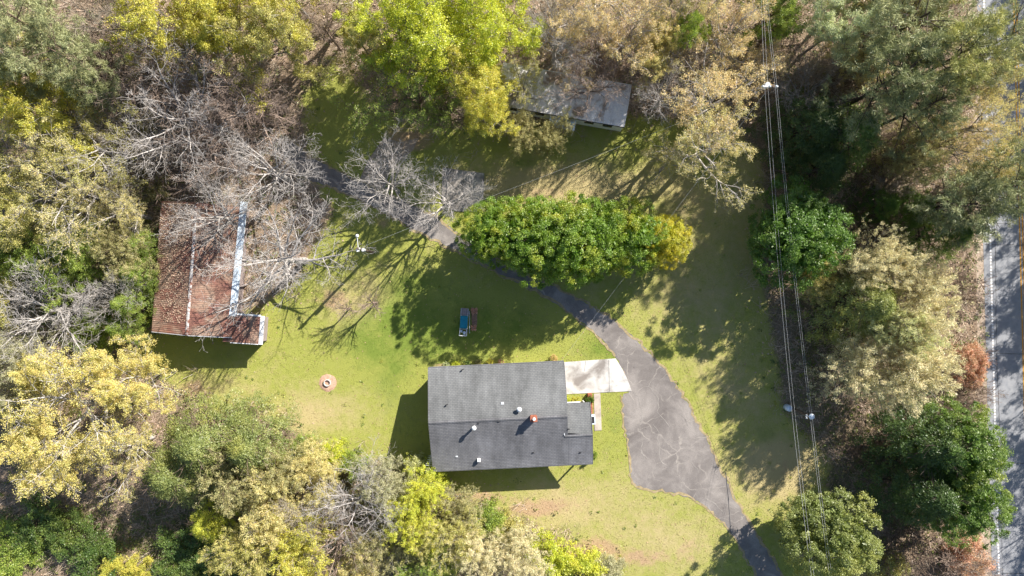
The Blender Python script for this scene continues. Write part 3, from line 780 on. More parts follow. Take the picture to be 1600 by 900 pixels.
# ------------------------------------------------------------------ things in the yard
def yard():
    # fire pit
    c = G(512, 598)
    t = thing('fire_pit', 'round gravel fire pit with pale stone ring on the lawn', 'fire pit', c)
    bm = bm_new(); n = 34
    P = [(math.cos(2 * math.pi * k / n), math.sin(2 * math.pi * k / n)) for k in range(n)]
    ctr = bm.verts.new((0, 0, .07)); rings = []
    for rr, z in ((.35, .06), (.62, .055), (.82, 0.005)):
        rings.append([bm.verts.new((x * rr * random.uniform(.95, 1.05), y * rr * random.uniform(.95, 1.05), z)) for x, y in P])
    for k in range(n):
        bm.faces.new((ctr, rings[0][k], rings[0][(k + 1) % n]))
        for a, b in zip(rings, rings[1:]): bm.faces.new((a[k], b[k], b[(k + 1) % n], a[(k + 1) % n]))
    bm_done('gravel_bed', bm, M['fire_bed'], t)
    blk = None
    for k in range(11):
        a = 2 * math.pi * k / 11
        if blk is None:
            bm = bm_new(); bm_box(bm, (0, 0, .09), (.075, .15, .17), None, .012); o = bm_done('ring_stone', bm, M['stone'], t); blk = o.data
        else: o = put('ring_stone', blk, None, t)
        o.location = (.29 * math.cos(a), .29 * math.sin(a), .05); o.rotation_euler = (0, 0, a + random.uniform(-.06, .06))
    # teal covered cart with a wooden bed and white frame
    c = G(725.5, 502)
    t = thing('garden_cart', 'narrow cart with teal cover and white frame parked on the shaded lawn', 'cart', c, math.radians(-4))
    for k in range(4):
        bm = bm_new(); bm_box(bm, (-.24 + .16 * k, .92, .52), (.15, .66, .05), None, .008); bm_done('plank', bm, M['wood'], t)
    bm = bm_new()
    vs = bm_box(bm, (0, -.05, .58), (.70, 1.16, .26), None, .05)
    bm_done('teal_cover', bm, M['teal'], t)
    bm = bm_new()
    for x in (-.33, .33): bm_cyl(bm, (x, -1.3, .5), (x, 1.2, .5), .028, n=8)
    for y in (-1.3, -1.0, -.7, .58): bm_cyl(bm, (-.33, y, .5), (.33, y, .5), .028, n=8)
    for x in (-.33, .33):
        bm_cyl(bm, (x, -1.3, .5), (x, -1.3, .95), .025, n=8); bm_cyl(bm, (x, -1.3, .95), (x * .9, -.75, .62), .02, n=8)
    bm_cyl(bm, (-.33, -1.3, .95), (.33, -1.3, .95), .025, n=8)
    bm_done('frame', bm, M['white'], t)
    bm = bm_new(); bm_box(bm, (.12, -1.05, .58), (.22, .3, .14), None, .03); bm_box(bm, (-.18, -.9, .55), (.2, .2, .08), None, .02); bm_done('tool_tray', bm, M['bluewhite'], t)
    wm = None
    for x in (-.36, .36):
        for y in (-.9, .8):
            bm = bm_new(); bm_cyl(bm, (x - .04, y, .22), (x + .04, y, .22), .22, n=18); wl = bm_done('wheel', bm, M['dark'], t)
            bm = bm_new(); bm_cyl(bm, (x - .05, y, .22), (x + .05, y, .22), .10, n=12); bm_done('rim', bm, M['steel'], wl)
    bm = bm_new()
    for y in (-.9, .8): bm_box(bm, (0, y, .3), (.66, .06, .42))
    bm_done('axle_frame', bm, M['dark'], t)
    # rail beside the mulch bed
    t = thing('garden_rail', 'thin grey rail standing between the teal cart and the mulch bed', 'rail', G(734, 503))
    bm = bm_new(); bm_cyl(bm, (0, -1.0, .55), (.02, 1.0, .55), .022, n=8); bm_done('rail', bm, M['steel'], t)
    for y in (-1.0, 0, 1.0):
        bm = bm_new(); bm_cyl(bm, (0.01, y, 0), (0.01, y, .62), .025, n=8); bm_done('post', bm, M['steel'], t)
    sheet('mulch_bed', chaikin([(736, 486), (742, 484), (746, 492), (745, 514), (738, 517)], 2), M['mulch'], 0.02, kind='structure')
    for (px, py, r, hh, lab) in ((741, 486, .46, .5, 'rust brown tuft at the upper end of the mulch bed'), (740, 512, .38, .35, 'dark brown tuft at the lower end of the mulch bed')):
        t = thing('dry_plant', lab, 'plant', G(px, py))
        P, q = [], 0
        n = 90; V = []; F = []
        for k in range(n):
            a = random.uniform(0, 6.28); e = random.uniform(.15, 1.3); L = r * random.uniform(.6, 1.15)
            d = Vector((math.cos(a) * math.cos(e), math.sin(a) * math.cos(e), math.sin(e)))
            s = Vector((-math.sin(a), math.cos(a), 0)) * .07
            b = len(V); V += [(0, 0, .05), d * L * .6 + s, d * L + Vector((0, 0, -.05)), d * L * .6 - s]; F.append((b, b + 1, b + 2, b + 3))
        put('dry_blades', pmesh('dry_blades', V, F), M['dry_red'], t)
        bm = bm_new(); bm_lathe(bm, [(.11, 0), (.13, .12), (.09, .15)], 12); bm_done('crown_base', bm, M['stone'], t)
yard()

# ------------------------------------------------------------------ poles and wires
def poles():
    # street lamp pole by the bare trees
    top = G(558, 388, 6.5)
    t = thing('lamp_pole', 'wooden pole with white lamp arm beside the bare trees', 'street lamp', (top.x, top.y, 0))
    bm = bm_new(); bm_cyl(bm, (0, 0, 0), (0, 0, 6.5), .14, .10, 12); bm_done('pole', bm, M['wood_pole'], t)
    bm = bm_new(); bm_cyl(bm, (0, 0, 6.1), (.0, .95, 6.5), .035, n=8); bm_done('lamp_arm', bm, M['white'], t)
    bm = bm_new(); bm_lathe(bm, [(.04, -.08), (.13, -.06), (.15, .02), (.09, .1), (.03, .13)], 16, (0, 1.05, 6.5)); bm_done('lamp_head', bm, M['white'], t, True)
    bm = bm_new(); bm_box(bm, (0, 0, 6.15), (.34, .14, .12), None, .02); bm_cyl(bm, (-.05, -.18, 5.8), (-.05, -.18, 6.25), .1, n=12); bm_done('bracket', bm, M['white'], t)
    bm = bm_new(); bm_cyl(bm, (.2, -.05, 4.6), (.2, -.05, 5.2), .14, n=12); bm_done('meter_can', bm, M['steel'], t)
    A = Vector((top.x, top.y, 6.2))
    # utility pole near the big budding tree
    top = G(1209, 134, 9.2)
    t = thing('utility_pole', 'utility pole with white crossarm at the edge of the big tan tree', 'utility pole', (top.x, top.y, 0))
    bm = bm_new(); bm_cyl(bm, (0, 0, 0), (0, 0, 9.2), .17, .12, 12); bm_done('pole', bm, M['wood_pole'], t)
    bm = bm_new(); bm_box(bm, (-.25, 0, 9.0), (1.35, .11, .11), None, .01); cr = bm_done('crossarm', bm, M['white'], t)
    for x in (-.85, -.3, .22):
        bm = bm_new(); bm_lathe(bm, [(.03, 0), (.07, .04), (.04, .1), (.07, .14), (.03, .2)], 10, (x, 0, 9.05)); bm_done('insulator', bm, M['bluewhite'], cr)
    bm = bm_new(); bm_cyl(bm, (-.3, .25, 8.1), (-.3, .25, 8.75), .2, n=14); bm_done('transformer', bm, M['steel'], t)
    B = Vector((top.x, top.y, 9.1))
    # short pole down the line, a pale drum at its foot
    top = G(1268, 651, 4.6)
    t = thing('utility_pole', 'short dark pole with pale round cap and drum in the shaded strip', 'utility pole', (top.x, top.y, 0))
    bm = bm_new(); bm_cyl(bm, (0, 0, 0), (0, 0, 4.55), .13, .10, 12); bm_done('pole', bm, M['wood_pole'], t)
    bm = bm_new(); bm_lathe(bm, [(.1, -.1), (.24, -.05), (.25, .05), (.14, .14), (.03, .16)], 18, (0, 0, 4.6)); bm_done('pole_cap', bm, M['bluewhite'], t, True)
    for y in (-.13, .13):
        bm = bm_new(); bm_lathe(bm, [(.03, 0), (.07, .04), (.04, .1), (.07, .14), (.03, .18)], 10, (-.42, y, 4.5)); bm_done('insulator', bm, M['white'], t)
    bm = bm_new(); bm_cyl(bm, (0, 0, 4.45), (-.5, 0, 4.5), .03, n=8); bm_done('bracket', bm, M['steel'], t)
    tr = G(1234.5, 638.5, .9); o = tr - Vector((top.x, top.y, 0))
    bm = bm_new(); bm_lathe(bm, [(.26, 0), (.3, .06), (.3, .8), (.2, .92), (.05, .96)], 16, (o.x, o.y, 0)); bm_done('drum', bm, M['bluewhite'], t, True)
    Cc = Vector((top.x, top.y, 8.2))
    def wire(label, pts, r=.022, sag=.35):
        V, F = [], []; path = []
        for a, b in zip(pts, pts[1:]):
            n = 20
            for k in range(n + (b is pts[-1])):
                s = k / n; p = a.lerp(b, s); p.z -= sag * 4 * s * (1 - s) * (b - a).length / 30; path.append(p)
        for k, p in enumerate(path):
            d = (path[min(k + 1, len(path) - 1)] - path[max(k - 1, 0)]).normalized()
            s = d.cross(Vector((0, 0, 1))).normalized(); u = s.cross(d)
            for q in range(5):
                a = 2 * math.pi * q / 5; V.append(p + (s * math.cos(a) + u * math.sin(a)) * r)
            if k:
                for q in range(5): F.append(((k - 1) * 5 + q, (k - 1) * 5 + (q + 1) % 5, k * 5 + (q + 1) % 5, k * 5 + q))
        put('power_line', pmesh('power_line', V, F, True), M['wire'], None, label=label, category='power line', group='overhead lines beside the lawn')
    far0 = 8.6
    wire('left thin line of the wider left pair of overhead lines', [G(1187, -120, 8.8), G(1195, 137, 9.15), G(1237, 640, 4.9), G(1292, 1080, 11)], .008)
    wire('right thick line of the left pair of overhead lines', [G(1189, -120, 8.8), G(1200, 137, 9.15), G(1241.5, 640, 4.9), G(1296, 1080, 11)], .007)
    wire('left line of the close right pair of overhead lines', [G(1185, -120, 8.9), G(1211, 134, 9.2), G(1266, 651, 4.8), G(1321, 1080, 11)], .007)
    wire('right line of the close right pair of overhead lines', [G(1188, -120, 8.9), G(1214, 134, 9.2), G(1269, 651, 4.8), G(1325, 1080, 11)], .007)
    wire('thin service wire running from lamp pole towards the drive', [A, G(655, 350, 5.6), G(900, 256, 5.8), B - Vector((0.3, 0, .4))], .006, .2)
    wire('thin service wire dropping from crossarm pole to the grey house', [B - Vector((0.2, 0, .2)), G(874, 568, 3.0)], .006, .3)
poles()

# ------------------------------------------------------------------ plants: skeletons and leaves
def rv(R): return (R.uniform(-1, 1), R.uniform(-1, 1), R.uniform(-1, 1))
def nrm3(d):
    l = math.sqrt(d[0] * d[0] + d[1] * d[1] + d[2] * d[2]) or 1.0
    return (d[0] / l, d[1] / l, d[2] / l)

def skeleton(seed, H, R, trunk=.62, r0=.22, nch=(9, 7, 6, 4), ang=(58, 48, 48, 50), ratio=(.75, .55, .5, .55), wig=(.10, .22, .30, .35, .4), trop=(.02, .05, .04, .03, .0),
             nseg=(7, 7, 5, 4, 2), tmin=(.38, .22, .15, .15), taper=(.35, .2, .25, .35, .5), rmin=.013, stems=1, stem_spread=0.2):
    rg = random.Random(seed)
    lines = [[] for _ in range(len(nch) + 1)]
    def br(p, d, L, r, lev):
        n = nseg[lev]; seg = L / n; pts = [p]; rad = [r]; dirs = [d]
        for k in range(n):
            q = rv(rg); w = wig[lev]
            d = nrm3((d[0] + q[0] * w, d[1] + q[1] * w, d[2] + q[2] * w * .8 + trop[lev]))
            p = (p[0] + d[0] * seg, p[1] + d[1] * seg, p[2] + d[2] * seg)
            pts.append(p); dirs.append(d); rad.append(max(rmin, r * (1 - (k + 1) / n * (1 - taper[lev]))))
        lines[lev].append((pts, rad))
        if lev < len(nch):
            nc = nch[lev]; az = rg.uniform(0, 6.28)
            for k in range(nc):
                t = tmin[lev] + (1 - tmin[lev]) * (k + rg.random() * .8) / nc
                f = t * n; i0 = min(n - 1, int(f)); u = f - i0
                a, b = pts[i0], pts[i0 + 1]; q = (a[0] + (b[0] - a[0]) * u, a[1] + (b[1] - a[1]) * u, a[2] + (b[2] - a[2]) * u)
                D = Vector(dirs[i0 + 1]); az += 2.4 + rg.uniform(-.5, .5)
                side = D.orthogonal().normalized(); side.rotate(Matrix.Rotation(az, 3, D))
                an = math.radians(ang[lev] * rg.uniform(.7, 1.25) * (1.15 - .35 * t))
                c = D * math.cos(an) + side * math.sin(an)
                if lev > 0: c.z *= .75
                c.normalize()
                Lc = L * ratio[lev] * (1.15 - .5 * t) * rg.uniform(.7, 1.25)
                rr = rad[i0] + (rad[i0 + 1] - rad[i0]) * u
                br(q, tuple(c), Lc, max(rmin, rr * .62), lev + 1)
    for s in range(stems):
        a = rg.uniform(0, 6.28); sp = stem_spread if stems > 1 else .04
        br((0, 0, -.1), nrm3((math.cos(a) * sp, math.sin(a) * sp, 1)), H * trunk, r0 if stems == 1 else r0 * rg.uniform(.6, 1), 0)
    A = np.array([p for L in lines[2:] for (pts, _) in L for p in pts[1:]] or [p for L in lines[1:] for (pts, _) in L for p in pts[1:]])
    # a crown balances over its foot: lean the whole tree back until its twigs centre on it
    mx, my, mz = A.mean(0); A = A - np.outer(A[:, 2] / mz, [mx, my, 0])
    # only the outer reach sets the size; the base stays where it is
    fx = R / max(.1, np.percentile(np.hypot(A[:, 0], A[:, 1]), 95)); fz = H / A[:, 2].max()
    out = []
    for L in lines:
        out.append([((lambda q: (q - np.outer(np.clip(q[:, 2], 0, None) / mz, [mx, my, 0])) * np.array([fx, fx, fz]))(np.array(p)), np.array(r)) for p, r in L])
    return out

def tubes(lines, sides=(9, 6, 5, 3, 3), levels=None):
    Vs, Fs, base = [], [], 0
    for lev, L in enumerate(lines):
        if not L or (levels is not None and lev not in levels): continue
        n = sides[lev]
        P = np.stack([p for p, _ in L]); Rr = np.stack([r for _, r in L])
        T = np.gradient(P, axis=1); T /= np.linalg.norm(T, axis=2, keepdims=True) + 1e-9
        ref = np.where(np.abs(T[..., 2:3]) > .8, np.array([1., 0, 0]), np.array([0, 0, 1.]))
        U = np.cross(T, ref); U /= np.linalg.norm(U, axis=2, keepdims=True) + 1e-9
        W = np.cross(T, U)
        an = np.arange(n) * 2 * np.pi / n
        ring = P[:, :, None, :] + Rr[:, :, None, None] * (U[:, :, None, :] * np.cos(an)[None, None, :, None] + W[:, :, None, :] * np.sin(an)[None, None, :, None])
        N, k = P.shape[:2]
        Vs.append(ring.reshape(-1, 3))
        idx = np.arange(N * k * n).reshape(N, k, n) + base
        a = idx[:, :-1, :]; b = idx[:, 1:, :]
        Fs.append(np.stack([a, np.roll(a, -1, 2), np.roll(b, -1, 2), b], -1).reshape(-1, 4))
        base += N * k * n
    return np.concatenate(Vs), np.concatenate(Fs)

def unit(a): return a / (np.linalg.norm(a, axis=-1, keepdims=True) + 1e-9)

def leaves(rg, C, per, rad, size, flat=.7, up=.5, out=None, outw=0.0, aspect=.62, dirs=None):
    """diamond leaves scattered round every centre; returns V, F, tint"""
    N = len(C); rad = np.broadcast_to(np.asarray(rad, float), (N,))
    q = rg.normal(size=(N, per, 3)); q = unit(q) * rg.uniform(.35, 1.0, (N, per, 1)); q[..., 2] *= flat
    P = C[:, None, :] + q * rad[:, None, None]
    nr = rg.normal(size=(N, per, 3)) * .75 + np.array([0, 0, up])
    if out is not None: nr = nr + out[:, None, :] * outw
    nr = unit(nr)
    t = unit(np.cross(nr, rg.normal(size=(N, per, 3)) if dirs is None else dirs[:, None, :] + rg.normal(size=(N, per, 3)) * .35))
    if dirs is not None: t = np.cross(nr, t)
    b = np.cross(nr, t)
    s = size * rg.uniform(.6, 1.35, (N, per, 1)) * .5
    V = np.stack([P - t * s, P + b * s * aspect - t * s * .1, P + t * s, P - b * s * aspect - t * s * .1], 2).reshape(-1, 3)
    F = np.arange(len(V)).reshape(-1, 4)
    tint = np.repeat(rg.uniform(0, 1, N), per)
    return V, F, tint

LIB = {}
def keep(kind, **meshes): LIB.setdefault(kind, []).append(meshes)
def mats(me, m): me.materials.append(m); return me

# nominal sizes: H (height) and R (crown radius) in metres
NOM = {'bare': (14, 5.5), 'leafy': (15, 5.5), 'bud': (15, 6.0), 'ever': (9, 4.2), 'pine': (18, 4.2), 'feather': (9, 4.2), 'cedar': (11, 4.2), 'shrub': (3, 2.2), 'twig': (3.6, 2.4), 'sapling': (4.2, 1.5)}

def outer_points(lines, levels, frac=(.55, 1.0), rg=None):
    C, D = [], []
    for lev in levels:
        for p, _ in lines[lev]:
            n = len(p)
            for t in (.5, .78, 1.0):
                if t < frac[0]: continue
                f = t * (n - 1); i0 = min(n - 2, int(f)); u = f - i0
                C.append(p[i0] * (1 - u) + p[i0 + 1] * u); D.append(p[i0 + 1] - p[i0])
    return np.array(C), unit(np.array(D))

for s in range(5):       # leafless white limbed trees
    H, R = NOM['bare']
    ln = skeleton(160 + s, H, R, trunk=.42, nch=(13, 7, 6, 4), ang=(62, 44, 46, 50), ratio=(1.05, .5, .48, .55), wig=(.10, .18, .28, .36, .45), nseg=(7, 9, 6, 4, 2), tmin=(.4, .25, .12, .15), taper=(.45, .14, .2, .35, .5), r0=.29, rmin=.009)
    V, F = tubes(ln, levels=(0, 1)); V2, F2 = tubes(ln, levels=(2, 3, 4))
    keep('bare', trunk=mats(fast_mesh('bare_trunk', V, F, smooth=True), M['bark']), branches=mats(fast_mesh('bare_branches', V2, F2, smooth=True), M['bark']))
for s in range(4):       # spring leaf
    H, R = NOM['leafy']; rg = np.random.default_rng(200 + s)
    ln = skeleton(200 + s, H, R, trunk=.55, nch=(9, 7, 5, 2), r0=.24, rmin=.02)
    V, F = tubes(ln, levels=(0, 1)); V2, F2 = tubes(ln, levels=(2, 3))
    C, D = outer_points(ln, (3, 4), (.5, 1)); 
    k = rg.random(len(C)) < min(1, 1700 / len(C)); C = C[k]
    Vl, Fl, tl = leaves(rg, C, 27, rg.uniform(.2, .66, len(C)), .135, .6, .7)
    keep('leafy', trunk=mats(fast_mesh('leafy_trunk', V, F, smooth=True), M['bark']), branches=mats(fast_mesh('leafy_branches', V2, F2, smooth=True), M['bark']), crown=mats(fast_mesh('leafy_crown', Vl, Fl, tl), M['leaf']))
for s in range(4):       # budding, sparse small leaf, limbs show
    H, R = NOM['bud']; rg = np.random.default_rng(300 + s)
    ln = skeleton(300 + s, H, R, trunk=.46, nch=(9, 7, 5, 2), ang=(60, 46, 48, 50), ratio=(.95, .5, .5, .55), r0=.38, rmin=.014, wig=(.12, .24, .32, .38, .4))
    V, F = tubes(ln, levels=(0, 1)); V2, F2 = tubes(ln, levels=(2, 3, 4))
    C, D = outer_points(ln, (3, 4), (.5, 1)); k = rg.random(len(C)) < min(1, 1800 / len(C)); C = C[k]
    Vl, Fl, tl = leaves(rg, C, 12, rg.uniform(.14, .5, len(C)), .105, .7, .5)
    keep('bud', trunk=mats(fast_mesh('bud_trunk', V, F, smooth=True), M['bark']), branches=mats(fast_mesh('bud_branches', V2, F2, smooth=True), M['bark']), crown=mats(fast_mesh('bud_crown', Vl, Fl, tl), M['leaf']))

def dome_clumps(rg, H, R, n, z0, lump=.22, power=1.0):
    """points on an uneven dome: clump centres and outward directions"""
    k = np.arange(n) + .5
    z = 1 - 1.25 * k / n; ph = k * 2.39996
    d = np.stack([np.sqrt(np.clip(1 - z * z, 0, 1)) * np.cos(ph), np.sqrt(np.clip(1 - z * z, 0, 1)) * np.sin(ph), z], 1)
    lobes = unit(rg.normal(size=(11, 3)) + np.array([0, 0, .4]))
    amp = 1 + lump * (np.clip((d @ lobes.T), 0, 1) ** 6).max(1) - lump * .75 + rg.normal(size=n) * .05
    P = d * amp[:, None] * np.array([R, R, (H - z0) * .62]); P[:, 2] += z0 + (H - z0) * .38
    return P, d

for s in range(4):       # broadleaf evergreens
    H, R = NOM['ever']; rg = np.random.default_rng(400 + s)
    ln = skeleton(400 + s, H * .92, R * .85, trunk=.6, nch=(8, 5), ang=(55, 45), r0=.2, wig=(.08, .2, .25), nseg=(6, 5, 3), ratio=(.6, .5), tmin=(.2, .3), taper=(.3, .25, .4), trop=(.02, .04, .03))
    V, F = tubes(ln)
    NL, per = 62, 9
    PL, dl = dome_clumps(rg, H * .94, R * .88, NL, .4, .45)
    PL *= np.concatenate([rg.normal(1, .05, (NL, 2)), rg.normal(1, .05, (NL, 1))], 1)
    dd = unit(np.repeat(dl, per, 0) * .75 + rg.normal(size=(NL * per, 3)) * .62)
    P = np.repeat(PL, per, 0) + dd * np.repeat(rg.uniform(.45, 1.3, NL), per)[:, None]; P[:, 2] = np.clip(P[:, 2], .3, None)
    Vl, Fl, tl = leaves(rg, P, 80, rg.uniform(.2, .52, len(P)), .14, .75, .5, dd, .8, .5)
    lob = np.repeat(np.repeat(rg.random(NL), per), 80); tl = .45 * tl + .55 * lob
    Pc = unit(rg.normal(size=(230, 3))) * rg.uniform(.2, 1, (230, 1)) ** .5 * np.array([R * .72, R * .72, H * .38]) + np.array([0, 0, H * .5])
    Vc, Fc, tc_ = leaves(rg, Pc, 34, .6, .34, .8, .4); Fl = np.concatenate([Fl, Fc + len(Vl)]); Vl = np.concatenate([Vl, Vc]); tl = np.concatenate([tl, tc_ * .4])
    keep('ever', trunk=mats(fast_mesh('ever_trunk', V, F, smooth=True), M['bark']), crown=mats(fast_mesh('ever_crown', Vl, Fl, tl), M['leaf']))
for s in range(3):       # pines: needle tufts on whorled boughs
    H, R = NOM['pine']; rg = np.random.default_rng(500 + s)
    ln = skeleton(500 + s, H, R, trunk=.9, nch=(22, 7, 3), ang=(75, 45, 45), ratio=(.24, .5, .5), wig=(.04, .14, .25, .3), trop=(.05, .05, .05, .05), nseg=(8, 5, 4, 2), tmin=(.48, .3, .3), r0=.24, taper=(.3, .25, .3, .5), rmin=.018)
    V, F = tubes(ln, levels=(0, 1, 2))
    C, D = outer_points(ln, (2, 3), (.5, 1)); k = rg.random(len(C)) < min(1, 900 / len(C)); C, D = C[k], D[k]
    N, per = len(C), 18
    nd = unit(D[:, None, :] * .7 + rg.normal(size=(N, per, 3)) * .8 + np.array([0, 0, .25]))
    L = .34 * rg.uniform(.7, 1.25, (N, per, 1)); sd_ = unit(np.cross(nd, rg.normal(size=(N, per, 3)))) * .022
    st = C[:, None, :] + rg.normal(size=(N, per, 3)) * .12
    Vl = np.stack([st - sd_ , st + sd_, st + nd * L + sd_ * .4, st + nd * L - sd_ * .4], 2).reshape(-1, 3); Fl = np.arange(len(Vl)).reshape(-1, 4)
    keep('pine', trunk=mats(fast_mesh('pine_trunk', V, F, smooth=True), M['bark']), crown=mats(fast_mesh('pine_crown', Vl, Fl, np.repeat(rg.random(N), per)), M['needle']))
for s in range(3):       # pale feathery bushes, fine leaf along radiating twigs
    H, R = NOM['feather']; rg = np.random.default_rng(600 + s)
    ln = skeleton(600 + s, H, R, trunk=.5, nch=(9, 9, 6), ang=(42, 38, 36), ratio=(.8, .5, .45), wig=(.1, .16, .2, .25), trop=(.05, .05, .06, .04), nseg=(5, 6, 4, 3), tmin=(.15, .2, .2), r0=.12, stems=4, stem_spread=.45, taper=(.4, .3, .35, .5), rmin=.014)
    V, F = tubes(ln, levels=(0, 1)); V2, F2 = tubes(ln, levels=(2,))
    C, D = outer_points(ln, (2, 3), (.5, 1)); k = rg.random(len(C)) < min(1, 2600 / len(C)); C, D = C[k], D[k]
    Vl, Fl, tl = leaves(rg, C, 13, .26, .19, .8, .45, aspect=.26, dirs=D)
    keep('feather', trunk=mats(fast_mesh('feather_trunk', V, F, smooth=True), M['bark']), branches=mats(fast_mesh('feather_branches', V2, F2, smooth=True), M['bark']), crown=mats(fast_mesh('feather_crown', Vl, Fl, tl), M['leaf']))
for s in range(3):       # tall dense conifers with drooping sprays
    H, R = NOM['cedar']; rg = np.random.default_rng(700 + s)
    ln = skeleton(700 + s, H, R * .95, trunk=.93, nch=(26, 6), ang=(78, 40), ratio=(.36, .45), wig=(.03, .12, .2), trop=(.04, .03, .02), nseg=(8, 5, 3), tmin=(.12, .3), r0=.22, taper=(.2, .25, .4))
    V, F = tubes(ln)
    # broad cone of drooping sprays, with gaps between the boughs
    n = 520
    h = rg.random(n) ** .8; a = rg.uniform(0, 6.28, n)
    lob = 1 + .22 * np.sin(a * 5 + rg.uniform(0, 6)) * np.cos(h * 9 + a * 2) + rg.normal(size=n) * .08
    rr = R * np.clip(1.05 - h ** 1.7, .06, 1) * lob * np.where(rg.random(n) < .25, .65, 1.0)
    C = np.stack([rr * np.cos(a), rr * np.sin(a), .9 + (H - 1.2) * h], 1); d = np.stack([np.cos(a), np.sin(a), .5 + 0 * a], 1)
    Vl, Fl, tl = leaves(rg, C, 56, rg.uniform(.35, .75, n), .21, .55, .5, d, .7, .32, dirs=unit(d - np.array([0, 0, .7])))
    keep('cedar', trunk=mats(fast_mesh('cedar_trunk', V, F, smooth=True), M['bark']), crown=mats(fast_mesh('cedar_crown', Vl, Fl, tl), M['leaf']))
for s in range(4):       # leafy shrubs
    H, R = NOM['shrub']; rg = np.random.default_rng(800 + s)
    ln = skeleton(800 + s, H, R, trunk=.6, nch=(6, 5), ang=(50, 45), ratio=(.7, .5), wig=(.15, .25, .3), trop=(.05, .05, .05), nseg=(4, 4, 3), tmin=(.2, .2), r0=.05, stems=6, stem_spread=.8, taper=(.4, .4, .5), rmin=.012)
    V, F = tubes(ln, sides=(5, 4, 3))
    C, D = outer_points(ln, (1, 2), (.5, 1)); k = rg.random(len(C)) < min(1, 420 / len(C)); C = C[k]
    Vl, Fl, tl = leaves(rg, C, 36, rg.uniform(.2, .5, len(C)), .115, .7, .6)
    keep('shrub', stems=mats(fast_mesh('shrub_stems', V, F), M['bark']), crown=mats(fast_mesh('shrub_crown', Vl, Fl, tl), M['leaf']))
for s in range(3):       # leafless brush
    H, R = NOM['twig']
    ln = skeleton(900 + s, H, R, trunk=.6, nch=(7, 6, 4), ang=(45, 42, 42), ratio=(.75, .55, .5), wig=(.15, .25, .3, .35), trop=(.05, .04, .03, .02), nseg=(4, 4, 3, 2), tmin=(.15, .2, .2), r0=.045, stems=7, stem_spread=.9, taper=(.4, .4, .5, .6), rmin=.012)
    V, F = tubes(ln, sides=(4, 3, 3, 3))
    keep('twig', stems=mats(fast_mesh('twig_stems', V, F), M['bark']))
for s in range(2):
    H, R = NOM['sapling']
    ln = skeleton(950 + s, H, R, trunk=.42, nch=(9, 6, 4), ang=(38, 36, 36), ratio=(1.2, .45, .45), wig=(.08, .12, .2, .25), trop=(.0, .06, .05, .03), nseg=(4, 5, 3, 2), tmin=(.8, .25, .2), r0=.11, taper=(.7, .25, .5, .6), rmin=.011)
    V, F = tubes(ln, levels=(0, 1)); V2, F2 = tubes(ln, levels=(2, 3))
    keep('sapling', trunk=mats(fast_mesh('sapling_trunk', V, F), M['bark']), branches=mats(fast_mesh('sapling_branches', V2, F2), M['bark']))

# colours: crown rgb + share of yellow new growth, bark rgb
CR = {'lime': (.42, .46, .055, .1), 'gold_lime': (.46, .44, .085, .2), 'olive_lime': (.39, .37, .12, .15), 'olive': (.34, .32, .145, .05), 'tan': (.57, .465, .225, .05), 'tan_green': (.50, .45, .19, .05),
      'yellow': (.53, .475, .17, .3), 'ever': (.10, .175, .028, .0), 'ever_y': (.15, .235, .03, .5), 'ever_gold': (.42, .40, .05, .9), 'ever_dark': (.07, .115, .03, .0), 'pine': (.27, .285, .14, 0), 'pine_dark': (.20, .22, .10, 0),
      'pine_lime': (.34, .34, .12, 0), 'pale': (.54, .495, .295, .0), 'pale_green': (.46, .47, .24, .0), 'cedar': (.13, .20, .045, .15), 'cedar_olive': (.21, .24, .075, .2), 'olive_grey': (.38, .37, .22, 0), 'green': (.22, .29, .055, .1),
      'bright': (.47, .49, .07, .1), 'russet': (.50, .33, .215, 0), 'mint': (.45, .49, .28, 0), 'vine': (.10, .155, .035, .1)}
BK = {'white': (.54, .50, .47), 'grey': (.38, .35, .32), 'tan': (.48, .42, .34), 'brown': (.22, .16, .12), 'dark': (.10, .075, .06), 'pink': (.42, .32, .26)}
NAMES = {'bare': ('bare_tree', 'tree'), 'leafy': ('leafy_tree', 'tree'), 'bud': ('budding_tree', 'tree'), 'ever': ('evergreen_tree', 'tree'), 'pine': ('pine_tree', 'tree'), 'feather': ('feathery_tree', 'tree'),
         'cedar': ('cedar_tree', 'tree'), 'shrub': ('shrub', 'shrub'), 'twig': ('bare_shrub', 'shrub'), 'sapling': ('young_tree', 'tree')}
COUNT = {}
HSC = {'bud': .74, 'leafy': .8, 'bare': .8, 'pine': .82}
RT = random.Random(77)
def plant(kind, px, py, rpx, H, crown, bark, label, group=None, hc=None, var=None, rz=None, flat=1.0):
    """crown seen centred on (px, py) with radius rpx in the photograph"""
    H *= HSC.get(kind, 1.0)
    c = (hc if hc is not None else {'bare': .6, 'leafy': .66, 'bud': .64, 'ever': .5, 'pine': .72, 'feather': .55, 'cedar': .45, 'shrub': .5, 'twig': .5, 'sapling': .5}[kind]) * H
    rpx *= {'bare': 1.18, 'ever': 1.06}.get(kind, 1.0)
    g = G(px, py, c); R = rpx * S * (CH - c) / CH
    nH, nR = NOM[kind]
    i = COUNT.get(kind, 0); COUNT[kind] = i + 1
    L = LIB[kind][(i if var is None else var) % len(LIB[kind])]
    nm, cat = NAMES[kind]
    t = thing(nm, label, cat, (g.x, g.y, 0), RT.uniform(0, 6.28) if rz is None else rz, group)
    t.scale = (R / nR * RT.uniform(.95, 1.05), R / nR * RT.uniform(.95, 1.05), H / nH)
    for part, me in L.items():
        o = bpy.data.objects.new(part, me); COL.objects.link(o); o.parent = t
        if part == 'crown': o.color = CR[crown]
        else:
            b = BK[bark]; o.color = (*b, 1)
    return t

T = plant
gW = 'trees of the wood round the yard'
